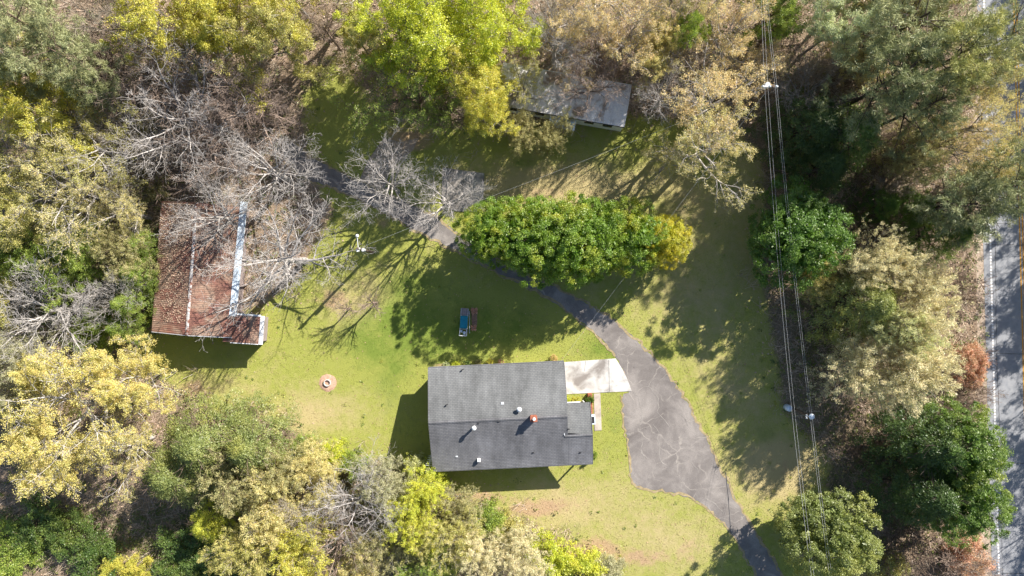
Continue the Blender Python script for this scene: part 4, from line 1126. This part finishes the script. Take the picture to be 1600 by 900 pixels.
# ---- upper left
T('pine', 40, 42, 74, 19, 'pine', 'brown', 'grey green pine in the upper left corner of the view')
T('pine', 108, 92, 58, 18, 'pine', 'brown', 'grey green pine right of the upper left corner pine')
T('pine', 8, 100, 55, 18, 'pine', 'brown', 'grey green pine cut by the left edge above the lime trees')
T('pine', 145, 140, 36, 14, 'pine_dark', 'brown', 'small dark pine between the corner pines and the brown brush')
T('leafy', 262, 30, 85, 17, 'gold_lime', 'grey', 'yellow green tree at the top edge left of the gold one', var=0)
T('leafy', 345, 45, 80, 17, 'gold_lime', 'grey', 'middle yellow green tree of the three along the top left edge', var=1)
T('leafy', 420, 50, 74, 17, 'olive_lime', 'grey', 'olive green tree at the top edge above the barn trees', var=2)
T('leafy', 430, -40, 80, 17, 'gold_lime', 'grey', 'yellow green tree cut by the top edge')
T('bud', 300, 92, 50, 14, 'olive_lime', 'grey', 'small olive budding tree below the yellow green trees')
T('bare', 165, 30, 66, 14, None, 'tan', 'tan leafless tree between the corner pines and yellow green trees')
T('bare', 215, 105, 82, 14, None, 'pink', 'pinkish leafless tree below the top left yellow green trees')
T('bare', 320, 110, 84, 14, None, 'pink', 'brown leafless tree in front of the middle yellow green tree')
T('bare', 275, 175, 96, 16, None, 'white', 'large pale leafless tree with a forked white trunk above the barn')
T('bare', 385, 165, 78, 14, None, 'pink', 'brown leafless tree right of the forked white one')
T('bare', 215, 215, 60, 11, None, 'tan', 'tan leafless tree left of the forked white trunk')
T('bare', 330, 235, 70, 12, None, 'pink', 'faint leafless tree over the sandy patch behind the barn')
T('leafy', 62, 160, 72, 16, 'gold_lime', 'grey', 'bright yellow green tree below the left edge pines', var=3)
T('leafy', 15, 150, 52, 15, 'gold_lime', 'grey', 'yellow green tree cut by the left edge under the pine')
T('bud', 55, 225, 86, 16, 'olive_lime', 'white', 'olive budding tree with white limbs at the left edge')
T('bud', 145, 235, 84, 16, 'olive_lime', 'white', 'olive budding tree with white limbs left of the barn trees')
T('bud', 95, 300, 90, 16, 'tan_green', 'white', 'tan green budding tree with bent white limbs left of the barn')
T('bud', 175, 330, 62, 13, 'tan_green', 'white', 'thin tan budding tree beside the upper barn wall')
T('leafy', 20, 330, 74, 13, 'olive_lime', 'grey', 'olive green tree at the left edge beside tan budding trees')
T('bare', 150, 90, 50, 11, None, 'pink', 'brown leafless tree between the corner pines and the pinkish tree')
T('bare', 180, -10, 56, 13, None, 'tan', 'tan leafless tree cut by the top edge left of the yellow green trees')
T('twig', 190, 150, 60, 5, None, 'tan', 'tan brush under the leafless trees right of the corner pines')
T('twig', 250, 120, 60, 5, None, 'tan', 'tan brush below the first yellow green tree')
T('twig', 380, 120, 56, 5, None, 'tan', 'tan brush below the olive green top tree')
T('twig', 180, 290, 56, 5, None, 'tan', 'tan brush in front of the upper barn wall')
T('twig', 222, 250, 60, 5, None, 'pink', 'pinkish brush behind the barn beside the sandy patch')
T('bare', 505, 40, 40, 12, None, 'pink', 'brown leafless tree between olive and lime trees at the top')
T('shrub', 235, 290, 30, 3, 'olive', 'brown', 'olive shrub at the upper barn corner')
# ---- left middle
T('feather', 45, 400, 62, 7, 'green', 'brown', 'green thicket tree at the left edge above the white snag')
T('feather', 120, 405, 62, 7, 'green', 'brown', 'green thicket tree behind the white limbed snag')
T('feather', 195, 395, 46, 7, 'olive', 'brown', 'olive thicket tree left of the bright barn hedge')
T('cedar', 222, 428, 34, 6, 'green', 'brown', 'bright green hedge tree against the middle barn wall')
T('cedar', 226, 385, 28, 5.5, 'green', 'brown', 'bright green hedge tree against the upper barn wall')
T('cedar', 210, 475, 34, 6, 'green', 'brown', 'bright green hedge tree by the lower barn wall')
T('cedar', 195, 512, 28, 5, 'green', 'brown', 'low green hedge tree below the barn corner')
T('shrub', 150, 520, 40, 3, 'green', 'brown', 'green shrub under the white limbed snag')
T('bare', 72, 485, 84, 12, None, 'white', 'white leafless tree with spreading limbs at the left edge', var=1)
T('bare', 172, 465, 46, 10, None, 'white', 'small white leafless tree between the snag and barn hedge', var=3)
T('feather', 30, 560, 52, 8, 'olive_grey', 'grey', 'grey olive tree at the left edge above the yellow tree')
T('feather', 20, 630, 40, 7, 'olive_grey', 'grey', 'grey olive tree left of the yellow tree')
# ---- yellow tree
T('bud', 118, 640, 126, 16, 'yellow', 'white', 'big pale yellow flowering tree with white limbs', var=0)
T('leafy', 200, 590, 62, 12, 'yellow', 'white', 'yellow tree between the big yellow tree and the barn')
T('leafy', 60, 700, 74, 12, 'yellow', 'white', 'yellow tree at the lower left of the big yellow tree')
T('bud', 185, 705, 66, 12, 'yellow', 'white', 'yellow tree at the lower right of the big yellow tree')
T('leafy', 60, 590, 52, 13, 'yellow', 'white', 'yellow tree at the upper left of the big yellow tree')
# ---- lower left
T('cedar', 330, 690, 70, 8.5, 'cedar_olive', 'brown', 'dark olive cedar at the lawn edge below the barn')
T('cedar', 400, 690, 64, 8, 'cedar_olive', 'brown', 'dark olive cedar by the lawn edge right of its twin')
T('cedar', 285, 735, 58, 8, 'cedar_olive', 'brown', 'olive cedar right of the yellow tree')
T('feather', 365, 745, 62, 8, 'olive', 'brown', 'olive tree below the pair of lawn edge cedars')
T('feather', 430, 735, 50, 7, 'olive', 'grey', 'olive tree between the cedars and the white snag')
T('cedar', 330, 815, 34, 5, 'bright', 'brown', 'small yellow green cedar in the dark clearing')
T('shrub', 150, 870, 40, 2.5, 'vine', 'brown', 'dark shrub at the bottom of the shaded clearing')
T('shrub', 60, 820, 46, 2.5, 'vine', 'brown', 'green shrub in the lower left corner below the yellow tree')
T('shrub', 20, 860, 46, 2.5, 'green', 'brown', 'green shrub in the bottom left corner')
T('shrub', 110, 835, 36, 2.2, 'vine', 'brown', 'green shrub below the middle of the yellow tree')
T('shrub', 175, 893, 26, 2.5, 'gold_lime', 'brown', 'pale lime shrub at the bottom edge of the clearing')
T('shrub', 215, 890, 22, 2.2, 'gold_lime', 'brown', 'small pale lime shrub at the bottom edge')
T('shrub', 280, 870, 44, 2.2, 'vine', 'brown', 'low dark shrub in the shaded clearing')
T('shrub', 335, 885, 40, 2.2, 'vine', 'brown', 'low dark shrub at the bottom right of the clearing')
T('feather', 425, 800, 66, 8, 'tan_green', 'tan', 'tan green tree right of the small yellow green cedar')
T('feather', 385, 860, 52, 8, 'olive_lime', 'tan', 'olive tree at the bottom edge right of the clearing')
T('feather', 470, 860, 66, 8, 'gold_lime', 'tan', 'yellowish tree at the bottom edge left of the white snag')
T('feather', 495, 735, 50, 6.5, 'tan_green', 'tan', 'tan feathery tree above the white snag')
T('shrub', 480, 705, 26, 2.6, 'green', 'brown', 'green shrub on the lawn edge right of the cedars', flat=.8)
T('shrub', 520, 712, 26, 2.6, 'lime', 'brown', 'lime shrub on the lawn edge above the white snag')
T('shrub', 555, 728, 24, 2.6, 'green', 'brown', 'green shrub on the lawn edge near the house shadow')
T('bare', 560, 785, 66, 12, None, 'white', 'white leafless snag with crooked limbs by the hedge below the lawn', var=2)
T('bare', 525, 850, 62, 10, None, 'pink', 'brown leafless tree below the white snag')
T('bare', 450, 810, 60, 10, None, 'tan', 'tan leafless tree left of the white snag')
T('feather', 600, 755, 46, 7, 'olive_grey', 'grey', 'pale olive tree between the white snag and the lime tree')
T('feather', 610, 840, 58, 6, 'olive', 'grey', 'olive thicket tree at the bottom right of the snag')
T('feather', 655, 775, 46, 7, 'bright', 'brown', 'bright lime tree at the lower left of the grey house', var=0)
T('feather', 640, 820, 46, 7, 'bright', 'brown', 'bright lime tree below the brightest one')
T('shrub', 675, 742, 26, 3.2, 'lime', 'brown', 'lime shrub reaching into the house shadow')
T('shrub', 650, 735, 24, 3.4, 'pale_green', 'brown', 'pale shrub at the lower left house corner')
T('feather', 700, 840, 58, 7, 'olive_lime', 'grey', 'yellow olive tree right of the lime tree')
T('feather', 720, 790, 38, 5, 'olive', 'grey', 'olive tree behind the bank below the house')
T('feather', 745, 865, 50, 7, 'pale', 'grey', 'pale grey green tree on the bottom edge below the house')
T('shrub', 760, 815, 34, 3, 'green', 'brown', 'green shrub on the lawn edge below the house')
T('shrub', 790, 835, 34, 3, 'olive_lime', 'brown', 'olive shrub on the lower lawn edge')
T('feather', 812, 868, 48, 6, 'pale', 'grey', 'pale feathery tree on the bottom edge left of the lime shrub')
T('shrub', 855, 865, 34, 3, 'lime', 'brown', 'lime shrub on the lower lawn edge')
T('shrub', 905, 885, 40, 3, 'bright', 'brown', 'bright lime shrub at the bottom edge of the lawn')
T('shrub', 950, 893, 30, 2.4, 'olive_grey', 'brown', 'grey olive shrub at the bottom edge of the lawn')
T('feather', 560, 890, 46, 6, 'tan_green', 'tan', 'tan tree cut by the bottom edge below the snag')
T('feather', 670, 895, 50, 6, 'green', 'grey', 'green tree cut by the bottom edge below the lime tree')
# ---- middle bare trees
T('bare', 415, 262, 74, 14, None, 'white', 'white leafless tree beside the upper end of the driveway', var=0)
T('bare', 436, 402, 100, 15, None, 'white', 'large white leafless tree overhanging the barn strip', var=4)
T('bare', 330, 330, 62, 14, None, 'white', 'white leafless tree spreading over the upper barn roof', var=2)
T('bare', 605, 285, 62, 12, None, 'white', 'white leafless tree over the driveway left of the slab', var=1)
T('bare', 690, 312, 58, 12, None, 'white', 'white leafless tree over the driveway beside the slab', var=3)
T('sapling', 583, 474, 24, 4.2, None, 'pink', 'slim leafless young tree on the lawn, the right one of two', hc=.4)
T('sapling', 541, 482, 20, 3.8, None, 'pink', 'slim leafless young tree on the lawn, the left one of two', hc=.4)
# ---- top middle
T('leafy', 690, 55, 96, 17, 'lime', 'grey', 'big bright lime tree at the top edge, its middle crown', var=0)
T('leafy', 620, 50, 76, 16, 'lime', 'grey', 'bright lime tree left of the big lime tree')
T('leafy', 775, 40, 76, 16, 'lime', 'grey', 'bright lime tree right of the big lime tree')
T('leafy', 560, 60, 56, 14, 'olive_lime', 'grey', 'olive lime tree leftmost of the lime group')
T('leafy', 745, 130, 66, 15, 'gold_lime', 'grey', 'yellow green tree in front of the lime group')
T('bud', 640, 150, 84, 12, 'green', 'brown', 'thin green tree hanging over the brown slope')
T('bud', 700, 175, 56, 11, 'green', 'brown', 'thin green tree beside the yellow green front tree')
T('leafy', 758, 165, 50, 14, 'gold_lime', 'grey', 'yellow green tree at the left end of the mobile home')
T('leafy', 690, -40, 96, 16, 'lime', 'grey', 'bright lime tree cut by the top edge')
T('feather', 812, 205, 34, 6, 'olive', 'brown', 'dark olive tree in front of the mobile home left of the awning')
T('feather', 862, 212, 36, 6, 'olive', 'brown', 'dark olive tree in front of the mobile home awning')
T('bud', 900, 40, 76, 15, 'tan', 'white', 'tan budding tree behind the mobile home')
T('bud', 990, 48, 76, 15, 'tan', 'white', 'tan budding tree behind the right end of the mobile home')
T('bud', 940, -20, 90, 15, 'tan', 'white', 'tan budding tree cut by the top edge')
T('bare', 870, 60, 60, 13, None, 'white', 'white leafless tree between lime group and tan trees')
T('bud', 815, 128, 52, 12, 'olive_lime', 'white', 'olive budding tree over the left half of the mobile home')
T('bare', 925, 128, 54, 11, None, 'pink', 'brown leafless tree over the mobile home roof')
T('leafy', 1078, 42, 38, 13, 'green', 'grey', 'green tree among the tan trees at the top')
T('bud', 1150, 55, 76, 15, 'tan', 'white', 'tan budding tree at the top edge by the overhead lines')
T('bud', 1060, 30, 66, 14, 'tan_green', 'white', 'tan green budding tree at the top edge')
T('bud', 1120, 150, 98, 17, 'tan', 'white', 'big tan budding tree with white limbs beside the crossarm pole', var=1)
T('bud', 1110, 230, 86, 16, 'tan_green', 'white', 'tan green budding tree below the big tan tree', var=2)
T('bud', 1050, 250, 44, 10, 'tan_green', 'white', 'thin tan tree over the lawn right of the mobile home')
T('bare', 1040, 145, 46, 11, None, 'white', 'pale leafless tree between mobile home and big tan tree')
# ---- centre evergreens
T('ever', 772, 366, 50, 8, 'ever_y', 'dark', 'round evergreen at the left end of the row by the driveway', var=0)
T('ever', 835, 368, 62, 8.8, 'ever_y', 'dark', 'round evergreen second from the left end of the driveway row', var=1)
T('ever', 905, 376, 66, 9, 'ever_y', 'dark', 'large dark green evergreen in the middle of the driveway row', var=2)
T('ever', 972, 372, 58, 8.5, 'ever_y', 'dark', 'round evergreen second from the yellow end of the row', var=3)
T('ever', 1034, 376, 38, 6.5, 'ever_gold', 'dark', 'yellow leaved evergreen at the right end of the row', var=0)
# ---- right side
T('ever', 1247, 365, 76, 9, 'ever', 'dark', 'round evergreen under the overhead lines beside the lawn', var=1)
T('leafy', 1215, 15, 56, 12, 'green', 'dark', 'shaded green tree at the top edge right of the lines')
T('leafy', 1315, 35, 66, 15, 'mint', 'grey', 'pale mint green tree at the top edge')
T('bare', 1262, 140, 60, 10, None, 'grey', 'grey leafless tree leaning over the dark evergreens')
T('cedar', 1262, 200, 58, 8, 'ever_dark', 'dark', 'dark cedar right of the crossarm pole')
T('cedar', 1320, 215, 58, 8.5, 'cedar', 'dark', 'green cedar right of the dark cedar')
T('cedar', 1280, 262, 46, 7, 'ever_dark', 'dark', 'dark cedar above the round evergreen')
T('twig', 1345, 140, 60, 4, None, 'brown', 'brown brush under the mint green tree')
T('twig', 1370, 235, 56, 4, None, 'brown', 'brown brush right of the green cedar')
T('twig', 1370, 345, 46, 4, None, 'brown', 'brown brush right of the round evergreen')
T('pine', 1420, 40, 86, 19, 'pine', 'dark', 'grey green pine at the top edge right of the mint tree')
T('pine', 1400, 120, 76, 19, 'pine_dark', 'dark', 'dark pine below the mint green tree')
T('pine', 1478, 95, 76, 20, 'pine_lime', 'dark', 'yellow green pine left of the road at the top')
T('pine', 1570, 60, 60, 20, 'pine', 'dark', 'grey green pine over the road at the top right corner')
T('pine', 1450, 165, 56, 17, 'pine_dark', 'dark', 'dark pine in the middle of the right hand wood')
T('bud', 1560, 185, 70, 16, 'tan_green', 'grey', 'tan budding tree over the road')
T('bud', 1500, 225, 64, 15, 'tan', 'grey', 'tan budding tree left of the road')
T('bud', 1590, 250, 56, 15, 'tan_green', 'grey', 'tan budding tree at the right edge over the road')
T('feather', 1430, 235, 52, 9, 'olive', 'brown', 'olive tree under the pines')
T('pine', 1510, 318, 72, 14, 'pine_dark', 'dark', 'dark pine where the road comes into view')
T('pine', 1580, 292, 62, 17, 'pine_dark', 'dark', 'dark pine at the right edge over the road')
T('cedar', 1376, 322, 30, 5, 'ever', 'dark', 'small round cedar right of the brown brush')
T('cedar', 1425, 328, 34, 5.5, 'ever', 'dark', 'small dark cedar left of the roadside pine')
T('cedar', 1465, 370, 44, 8, 'cedar', 'dark', 'green cedar below the roadside pine')
T('feather', 1365, 410, 54, 11, 'pale', 'grey', 'pale feathery tree right of the round evergreen')
T('feather', 1275, 440, 36, 6, 'tan_green', 'grey', 'tan feathery tree below the round evergreen')
T('cedar', 1335, 475, 64, 10, 'cedar_olive', 'dark', 'olive green cedar left of the pale feathery trees')
T('feather', 1430, 460, 60, 11, 'pale', 'grey', 'pale feathery tree between olive cedar and road')
T('feather', 1355, 580, 70, 9.5, 'pale', 'grey', 'large pale feathery tree nearest the overhead lines')
T('feather', 1425, 558, 80, 11, 'pale', 'grey', 'largest pale feathery tree in the middle of the clump')
T('feather', 1395, 510, 50, 11, 'pale_green', 'grey', 'pale green feathery tree behind the largest one')
T('shrub', 1518, 560, 26, 2.6, 'russet', 'brown', 'russet shrub beside the road shoulder', var=0)
T('shrub', 1512, 590, 22, 2.2, 'russet', 'brown', 'small russet shrub below the russet roadside one', var=1)
T('twig', 1480, 620, 52, 4, None, 'brown', 'brown brush above the big roadside cedars')
T('twig', 1530, 620, 30, 3, None, 'pink', 'pinkish brush beside the road edge line')
T('twig', 1495, 450, 46, 3.5, None, 'brown', 'brown brush in the shade left of the road shoulder')
T('cedar', 1438, 690, 66, 9.5, 'ever_dark', 'dark', 'big dark cedar at the upper left of the roadside group')
T('ever', 1488, 695, 60, 10, 'cedar', 'dark', 'big green evergreen beside the road, upper of two')
T('ever', 1492, 775, 64, 10, 'cedar', 'dark', 'big green evergreen beside the road, lower of two')
T('cedar', 1430, 765, 62, 9.5, 'ever_dark', 'dark', 'big dark cedar at the lower left of the roadside group')
T('ever', 1295, 832, 68, 9.5, 'cedar_olive', 'dark', 'broad olive evergreen under the overhead lines by the lower drive')
T('shrub', 1510, 865, 34, 2.4, 'russet', 'brown', 'orange russet shrub below the roadside cedars', var=2)
T('twig', 1420, 850, 56, 4, None, 'brown', 'brown brush below the dark roadside cedar')
T('twig', 1500, 900, 56, 4, None, 'pink', 'pinkish brush at the bottom edge by the road')
T('twig', 1360, 700, 46, 3, None, 'brown', 'brown brush left of the roadside cedars')
T('feather', 1420, 20, 46, 9, 'olive', 'brown', 'olive tree at the top edge under the grey green pine')
T('feather', 1345, 95, 46, 8, 'tan_green', 'brown', 'tan green tree below the mint green tree')
T('twig', 1300, 110, 50, 5, None, 'tan', 'tan brush left of the mint green tree')
T('feather', 1540, 120, 42, 9, 'olive', 'brown', 'olive tree under the top right pines by the road')
T('twig', 1530, 290, 44, 4, None, 'tan', 'tan brush beside the road below the tan budding tree')
T('feather', 1545, 265, 36, 7, 'olive_lime', 'brown', 'olive lime tree beside the road below the tan budding tree')
T('twig', 1400, 290, 46, 4, None, 'tan', 'tan brush above the small round cedar')
T('twig', 1200, 60, 46, 5, None, 'brown', 'brown brush under the overhead lines at the top')
T('twig', 1050, 90, 56, 5, None, 'tan', 'tan brush between the tan trees and the green tree at the top')
T('twig', 870, 20, 56, 5, None, 'tan', 'tan brush right of the lime group at the top edge')
T('feather', 1025, 80, 46, 9, 'tan_green', 'tan', 'tan green tree left of the green tree among tan ones')
T('twig', 940, 85, 50, 5, None, 'pink', 'pinkish brush behind the mobile home roof')
T('bud', 1190, 100, 50, 10, 'tan', 'white', 'tan budding tree above the crossarm of the utility pole')
T('shrub', 1385, 890, 36, 2.6, 'olive_lime', 'brown', 'olive shrub at the bottom edge right of the broad evergreen')
# ---- small planting round the house
T('shrub', 922, 624, 6.5, 1.1, 'ever', 'brown', 'round clipped shrub between planting bed and walkway')
T('shrub', 866, 560, 6, 1.0, 'tan', 'brown', 'round dry brown shrub at the upper right house corner')
T('shrub', 928, 712, 7, 1.2, 'green', 'brown', 'green shrub at the lower right house corner')
T('shrub', 886, 627, 8, .6, 'lime', 'brown', 'lime ground plant in the bed, next to the house wall')
T('shrub', 899, 625, 7, .6, 'gold_lime', 'brown', 'yellowish ground plant in the bed, nearer the clipped shrub')
T('shrub', 711, 571, 7, .7, 'lime', 'brown', 'bright green plant against the upper house wall')
T('shrub', 697, 572, 6, .6, 'mint', 'brown', 'pale green plant at the upper left house corner')
T('shrub', 730, 568, 6, .7, 'vine', 'brown', 'dark green plant in the bed behind the house')
T('shrub', 766, 566, 6, .7, 'gold_lime', 'brown', 'yellow plant in the bed behind the house')
T('shrub', 747, 567, 5, .6, 'olive', 'brown', 'olive plant in the bed behind the house')
T('shrub', 782, 566, 5, .6, 'russet', 'brown', 'reddish plant in the bed behind the house')
# ---- beyond the frame: what shades the road and closes the wood
k = 0
for gx, off, h in ((1735, 0, 13), (1830, 55, 18), (1930, 20, 20)):
    for gy in range(-330, 860, 105):
        k += 1; q = (CH - .66 * h * .8) / CH
        T(('leafy', 'bud', 'leafy', 'bare')[k % 4], 800 + (gx + RT.uniform(-18, 18) - 800) / q, 450 + (gy + off + RT.uniform(-25, 25) - 450) / q, 78, h, 'tan_green' if k % 3 else 'olive_lime', 'grey', 'tall tree standing beyond the far side of the road', 'trees beyond the road')
for k, (px, py, r, h) in enumerate([(1300, -80, 80, 17), (1400, -70, 80, 18), (1200, -90, 80, 16), (1100, -80, 80, 16), (540, -60, 80, 17), (300, -70, 90, 17), (150, -70, 80, 18), (-70, 60, 80, 18), (-70, 250, 80, 16), (-60, 450, 80, 12), (-70, 640, 80, 14), (1500, -70, 80, 19), (800, -80, 80, 16)]):
    T('leafy' if k % 2 else 'bud', px, py, r, h, 'olive_lime', 'grey', 'wood tree standing just outside the view', gW)

# ------------------------------------------------------------------ stuff: grass, litter, undergrowth
def scatter(n, lo, hi, fn, rg):
    P = []
    tot = 0
    while tot < n:
        q = rg.uniform((lo[0], lo[1]), (hi[0], hi[1]), (n, 2)); k = fn(q[:, 0], q[:, 1], rg); P.append(q[k]); tot += k.sum()
    return np.concatenate(P)[:n]
NOGO = [RIGHT + LEFT, [(878, 566), (962, 560), (987, 611), (880, 616)], [(926, 612), (940, 612), (942, 675), (927, 675)], [(1528, -2000), (1680, -2000), (1690, 3000), (1545, 3000)], [(676, 578), (868, 570), (905, 640), (915, 715), (680, 722)]]
def in_lawn(X, Y, rg):
    k = sdist(LAWN, X, Y) > rg.normal(size=X.shape) * 1.0
    for p in NOGO: k &= sdist(p, X, Y) < .05
    return k
def in_wood(X, Y, rg):
    k = sdist(LAWN, X, Y) < rg.normal(size=X.shape) * 1.2
    for p in NOGO: k &= sdist(p, X, Y) < .05
    return k
rg = np.random.default_rng(3)
P = scatter(110000, (-33, -31), (34, 22), in_lawn, rg); n = len(P)
a = rg.uniform(0, 6.28, n); h = rg.uniform(.02, .06, n); wd = rg.uniform(.02, .045, n)
dx, dy = np.cos(a), np.sin(a); le = rg.normal(size=(n, 2)) * .04
V = np.stack([np.stack([P[:, 0] - dx * wd, P[:, 1] - dy * wd, 0 * a], 1), np.stack([P[:, 0] + dx * wd, P[:, 1] + dy * wd, 0 * a], 1), np.stack([P[:, 0] + le[:, 0], P[:, 1] + le[:, 1], h], 1)], 1).reshape(-1, 3)
me = fast_mesh('grass', V, np.arange(len(V)).reshape(-1, 3))
def grid_at(A, X, Y):
    xi = np.clip(np.searchsorted(xs, X) - 1, 0, nx - 2); yi = np.clip(np.searchsorted(ys, Y) - 1, 0, ny - 2)
    fx = (X - xs[xi]) / (xs[xi + 1] - xs[xi]); fy = (Y - ys[yi]) / (ys[yi + 1] - ys[yi])
    return A[yi, xi] * (1 - fx) * (1 - fy) + A[yi, xi + 1] * fx * (1 - fy) + A[yi + 1, xi] * (1 - fx) * fy + A[yi + 1, xi + 1] * fx * fy
R3 = lambda A: np.repeat(grid_at(A, P[:, 0], P[:, 1]), 3)
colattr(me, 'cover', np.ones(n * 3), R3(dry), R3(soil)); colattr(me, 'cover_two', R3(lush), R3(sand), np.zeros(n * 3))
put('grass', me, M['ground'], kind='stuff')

P = scatter(60000, (-60, -36), (58, 36), in_wood, rg); n = len(P)
C = np.concatenate([P, np.full((n, 1), .03)], 1)
V, F, tl = leaves(rg, C, 1, .02, .20, .5, 1.6)
V[:, 2] = np.clip(V[:, 2], .006, None)
o = put('leaf_litter', fast_mesh('leaf_litter', V, F, tl), leaf_material('litter_leaf', .1, (.14, .09, .06)), kind='stuff'); o.color = (.33, .245, .17, .3)

gfa = gf.reshape(ny, nx)
def in_vine(X, Y, rg):
    xi = np.clip(np.searchsorted(xs, X), 0, nx - 1); yi = np.clip(np.searchsorted(ys, Y), 0, ny - 1)
    return (rg.random(X.shape) < gfa[yi, xi] * .7 + .3) & in_wood(X, Y, rg)
P = scatter(9000, (-58, -34), (55, 34), in_vine, rg); n = len(P)
C = np.concatenate([P, rg.uniform(.1, .5, (n, 1))], 1)
V, F, tl = leaves(rg, C, 12, rg.uniform(.2, .55, n), .17, .5, .8)
V[:, 2] = np.clip(V[:, 2], .01, None)
o = put('undergrowth', fast_mesh('undergrowth', V, F, tl), M['leaf'], kind='stuff'); o.color = (.12, .155, .04, .2)

P = scatter(2600, (-34, -31), (34, 22), in_lawn, rg); n = len(P)
V, F, tl = leaves(rg, np.concatenate([P, np.full((n, 1), .035)], 1), 1, .02, .11, .4, 2.4)
o = put('fallen_leaves', fast_mesh('fallen_leaves', V, F, tl), bpy.data.materials['litter_leaf'], kind='stuff'); o.color = (.36, .24, .14, .6)
P = scatter(140, (-34, -31), (34, 22), in_lawn, rg); n = len(P)
V, F, tl = leaves(rg, np.concatenate([P, np.full((n, 1), .05)], 1), 22, rg.uniform(.1, .3, n), .10, .25, 1.2)
V[:, 2] = np.clip(V[:, 2], .012, None)
o = put('lawn_weeds', fast_mesh('lawn_weeds', V, F, tl), M['leaf'], kind='stuff'); o.color = (.20, .25, .06, .4)

P = scatter(6500, (-60, -36), (57, 36), in_wood, rg); n = len(P)
per = 13; a = rg.uniform(0, 6.28, (n, per)); e = rg.uniform(.25, 1.3, (n, per)); L = rg.uniform(.4, 1.5, (n, 1)) * rg.uniform(.6, 1.1, (n, per))
d = np.stack([np.cos(a) * np.cos(e), np.sin(a) * np.cos(e), np.sin(e)], -1); sd_ = np.stack([-np.sin(a), np.cos(a), 0 * a], -1) * .016
b0 = np.concatenate([P, np.zeros((n, 1))], 1)[:, None, :] + rg.normal(size=(n, per, 3)) * np.array([.25, .25, 0]); tip = b0 + d * L[..., None]
V = np.stack([b0 - sd_, b0 + sd_, tip + sd_ * .4, tip - sd_ * .4], 2).reshape(-1, 3)
o = put('brush', fast_mesh('brush', V, np.arange(len(V)).reshape(-1, 4), np.repeat(rg.random(n), per)), bpy.data.materials['litter_leaf'], kind='stuff'); o.color = (.40, .32, .25, .2)

# fallen leaves and twigs lying on the two metal roofs
rgx = np.random.default_rng(9)
mw = barn_o.matrix_basis
n = 5200
u = np.clip(rgx.normal(BW1 * .55, BW1 * .26, n), .1, BW1 - .1); v = np.where(rgx.random(n) < .5, rgx.uniform(1, BL - .3, n), np.clip(rgx.normal(BL * .82, BL * .14, n), .3, BL - .2))
k = rgx.random(n) < .35; u[k] = rgx.uniform(BW1, BW2 - .2, k.sum()); v[k] = rgx.uniform(BL * .45, BL - .2, k.sum())
z = np.where(u < BW1, 2.5 + u / BW1 * 1.0, 3.5 - (u - BW1) / (BW2 - BW1) * .95) + .06
C = np.stack([u, v, z], 1); V, F, tl = leaves(rgx, C, 1, .02, .11, .3, 2.0)
V = np.array(V) @ np.array(mw.to_3x3()).T + np.array(mw.translation)
o = put('fallen_leaves', fast_mesh('fallen_leaves', V, F, tl), bpy.data.materials['litter_leaf'], kind='stuff'); o.color = (.38, .28, .20, .2)
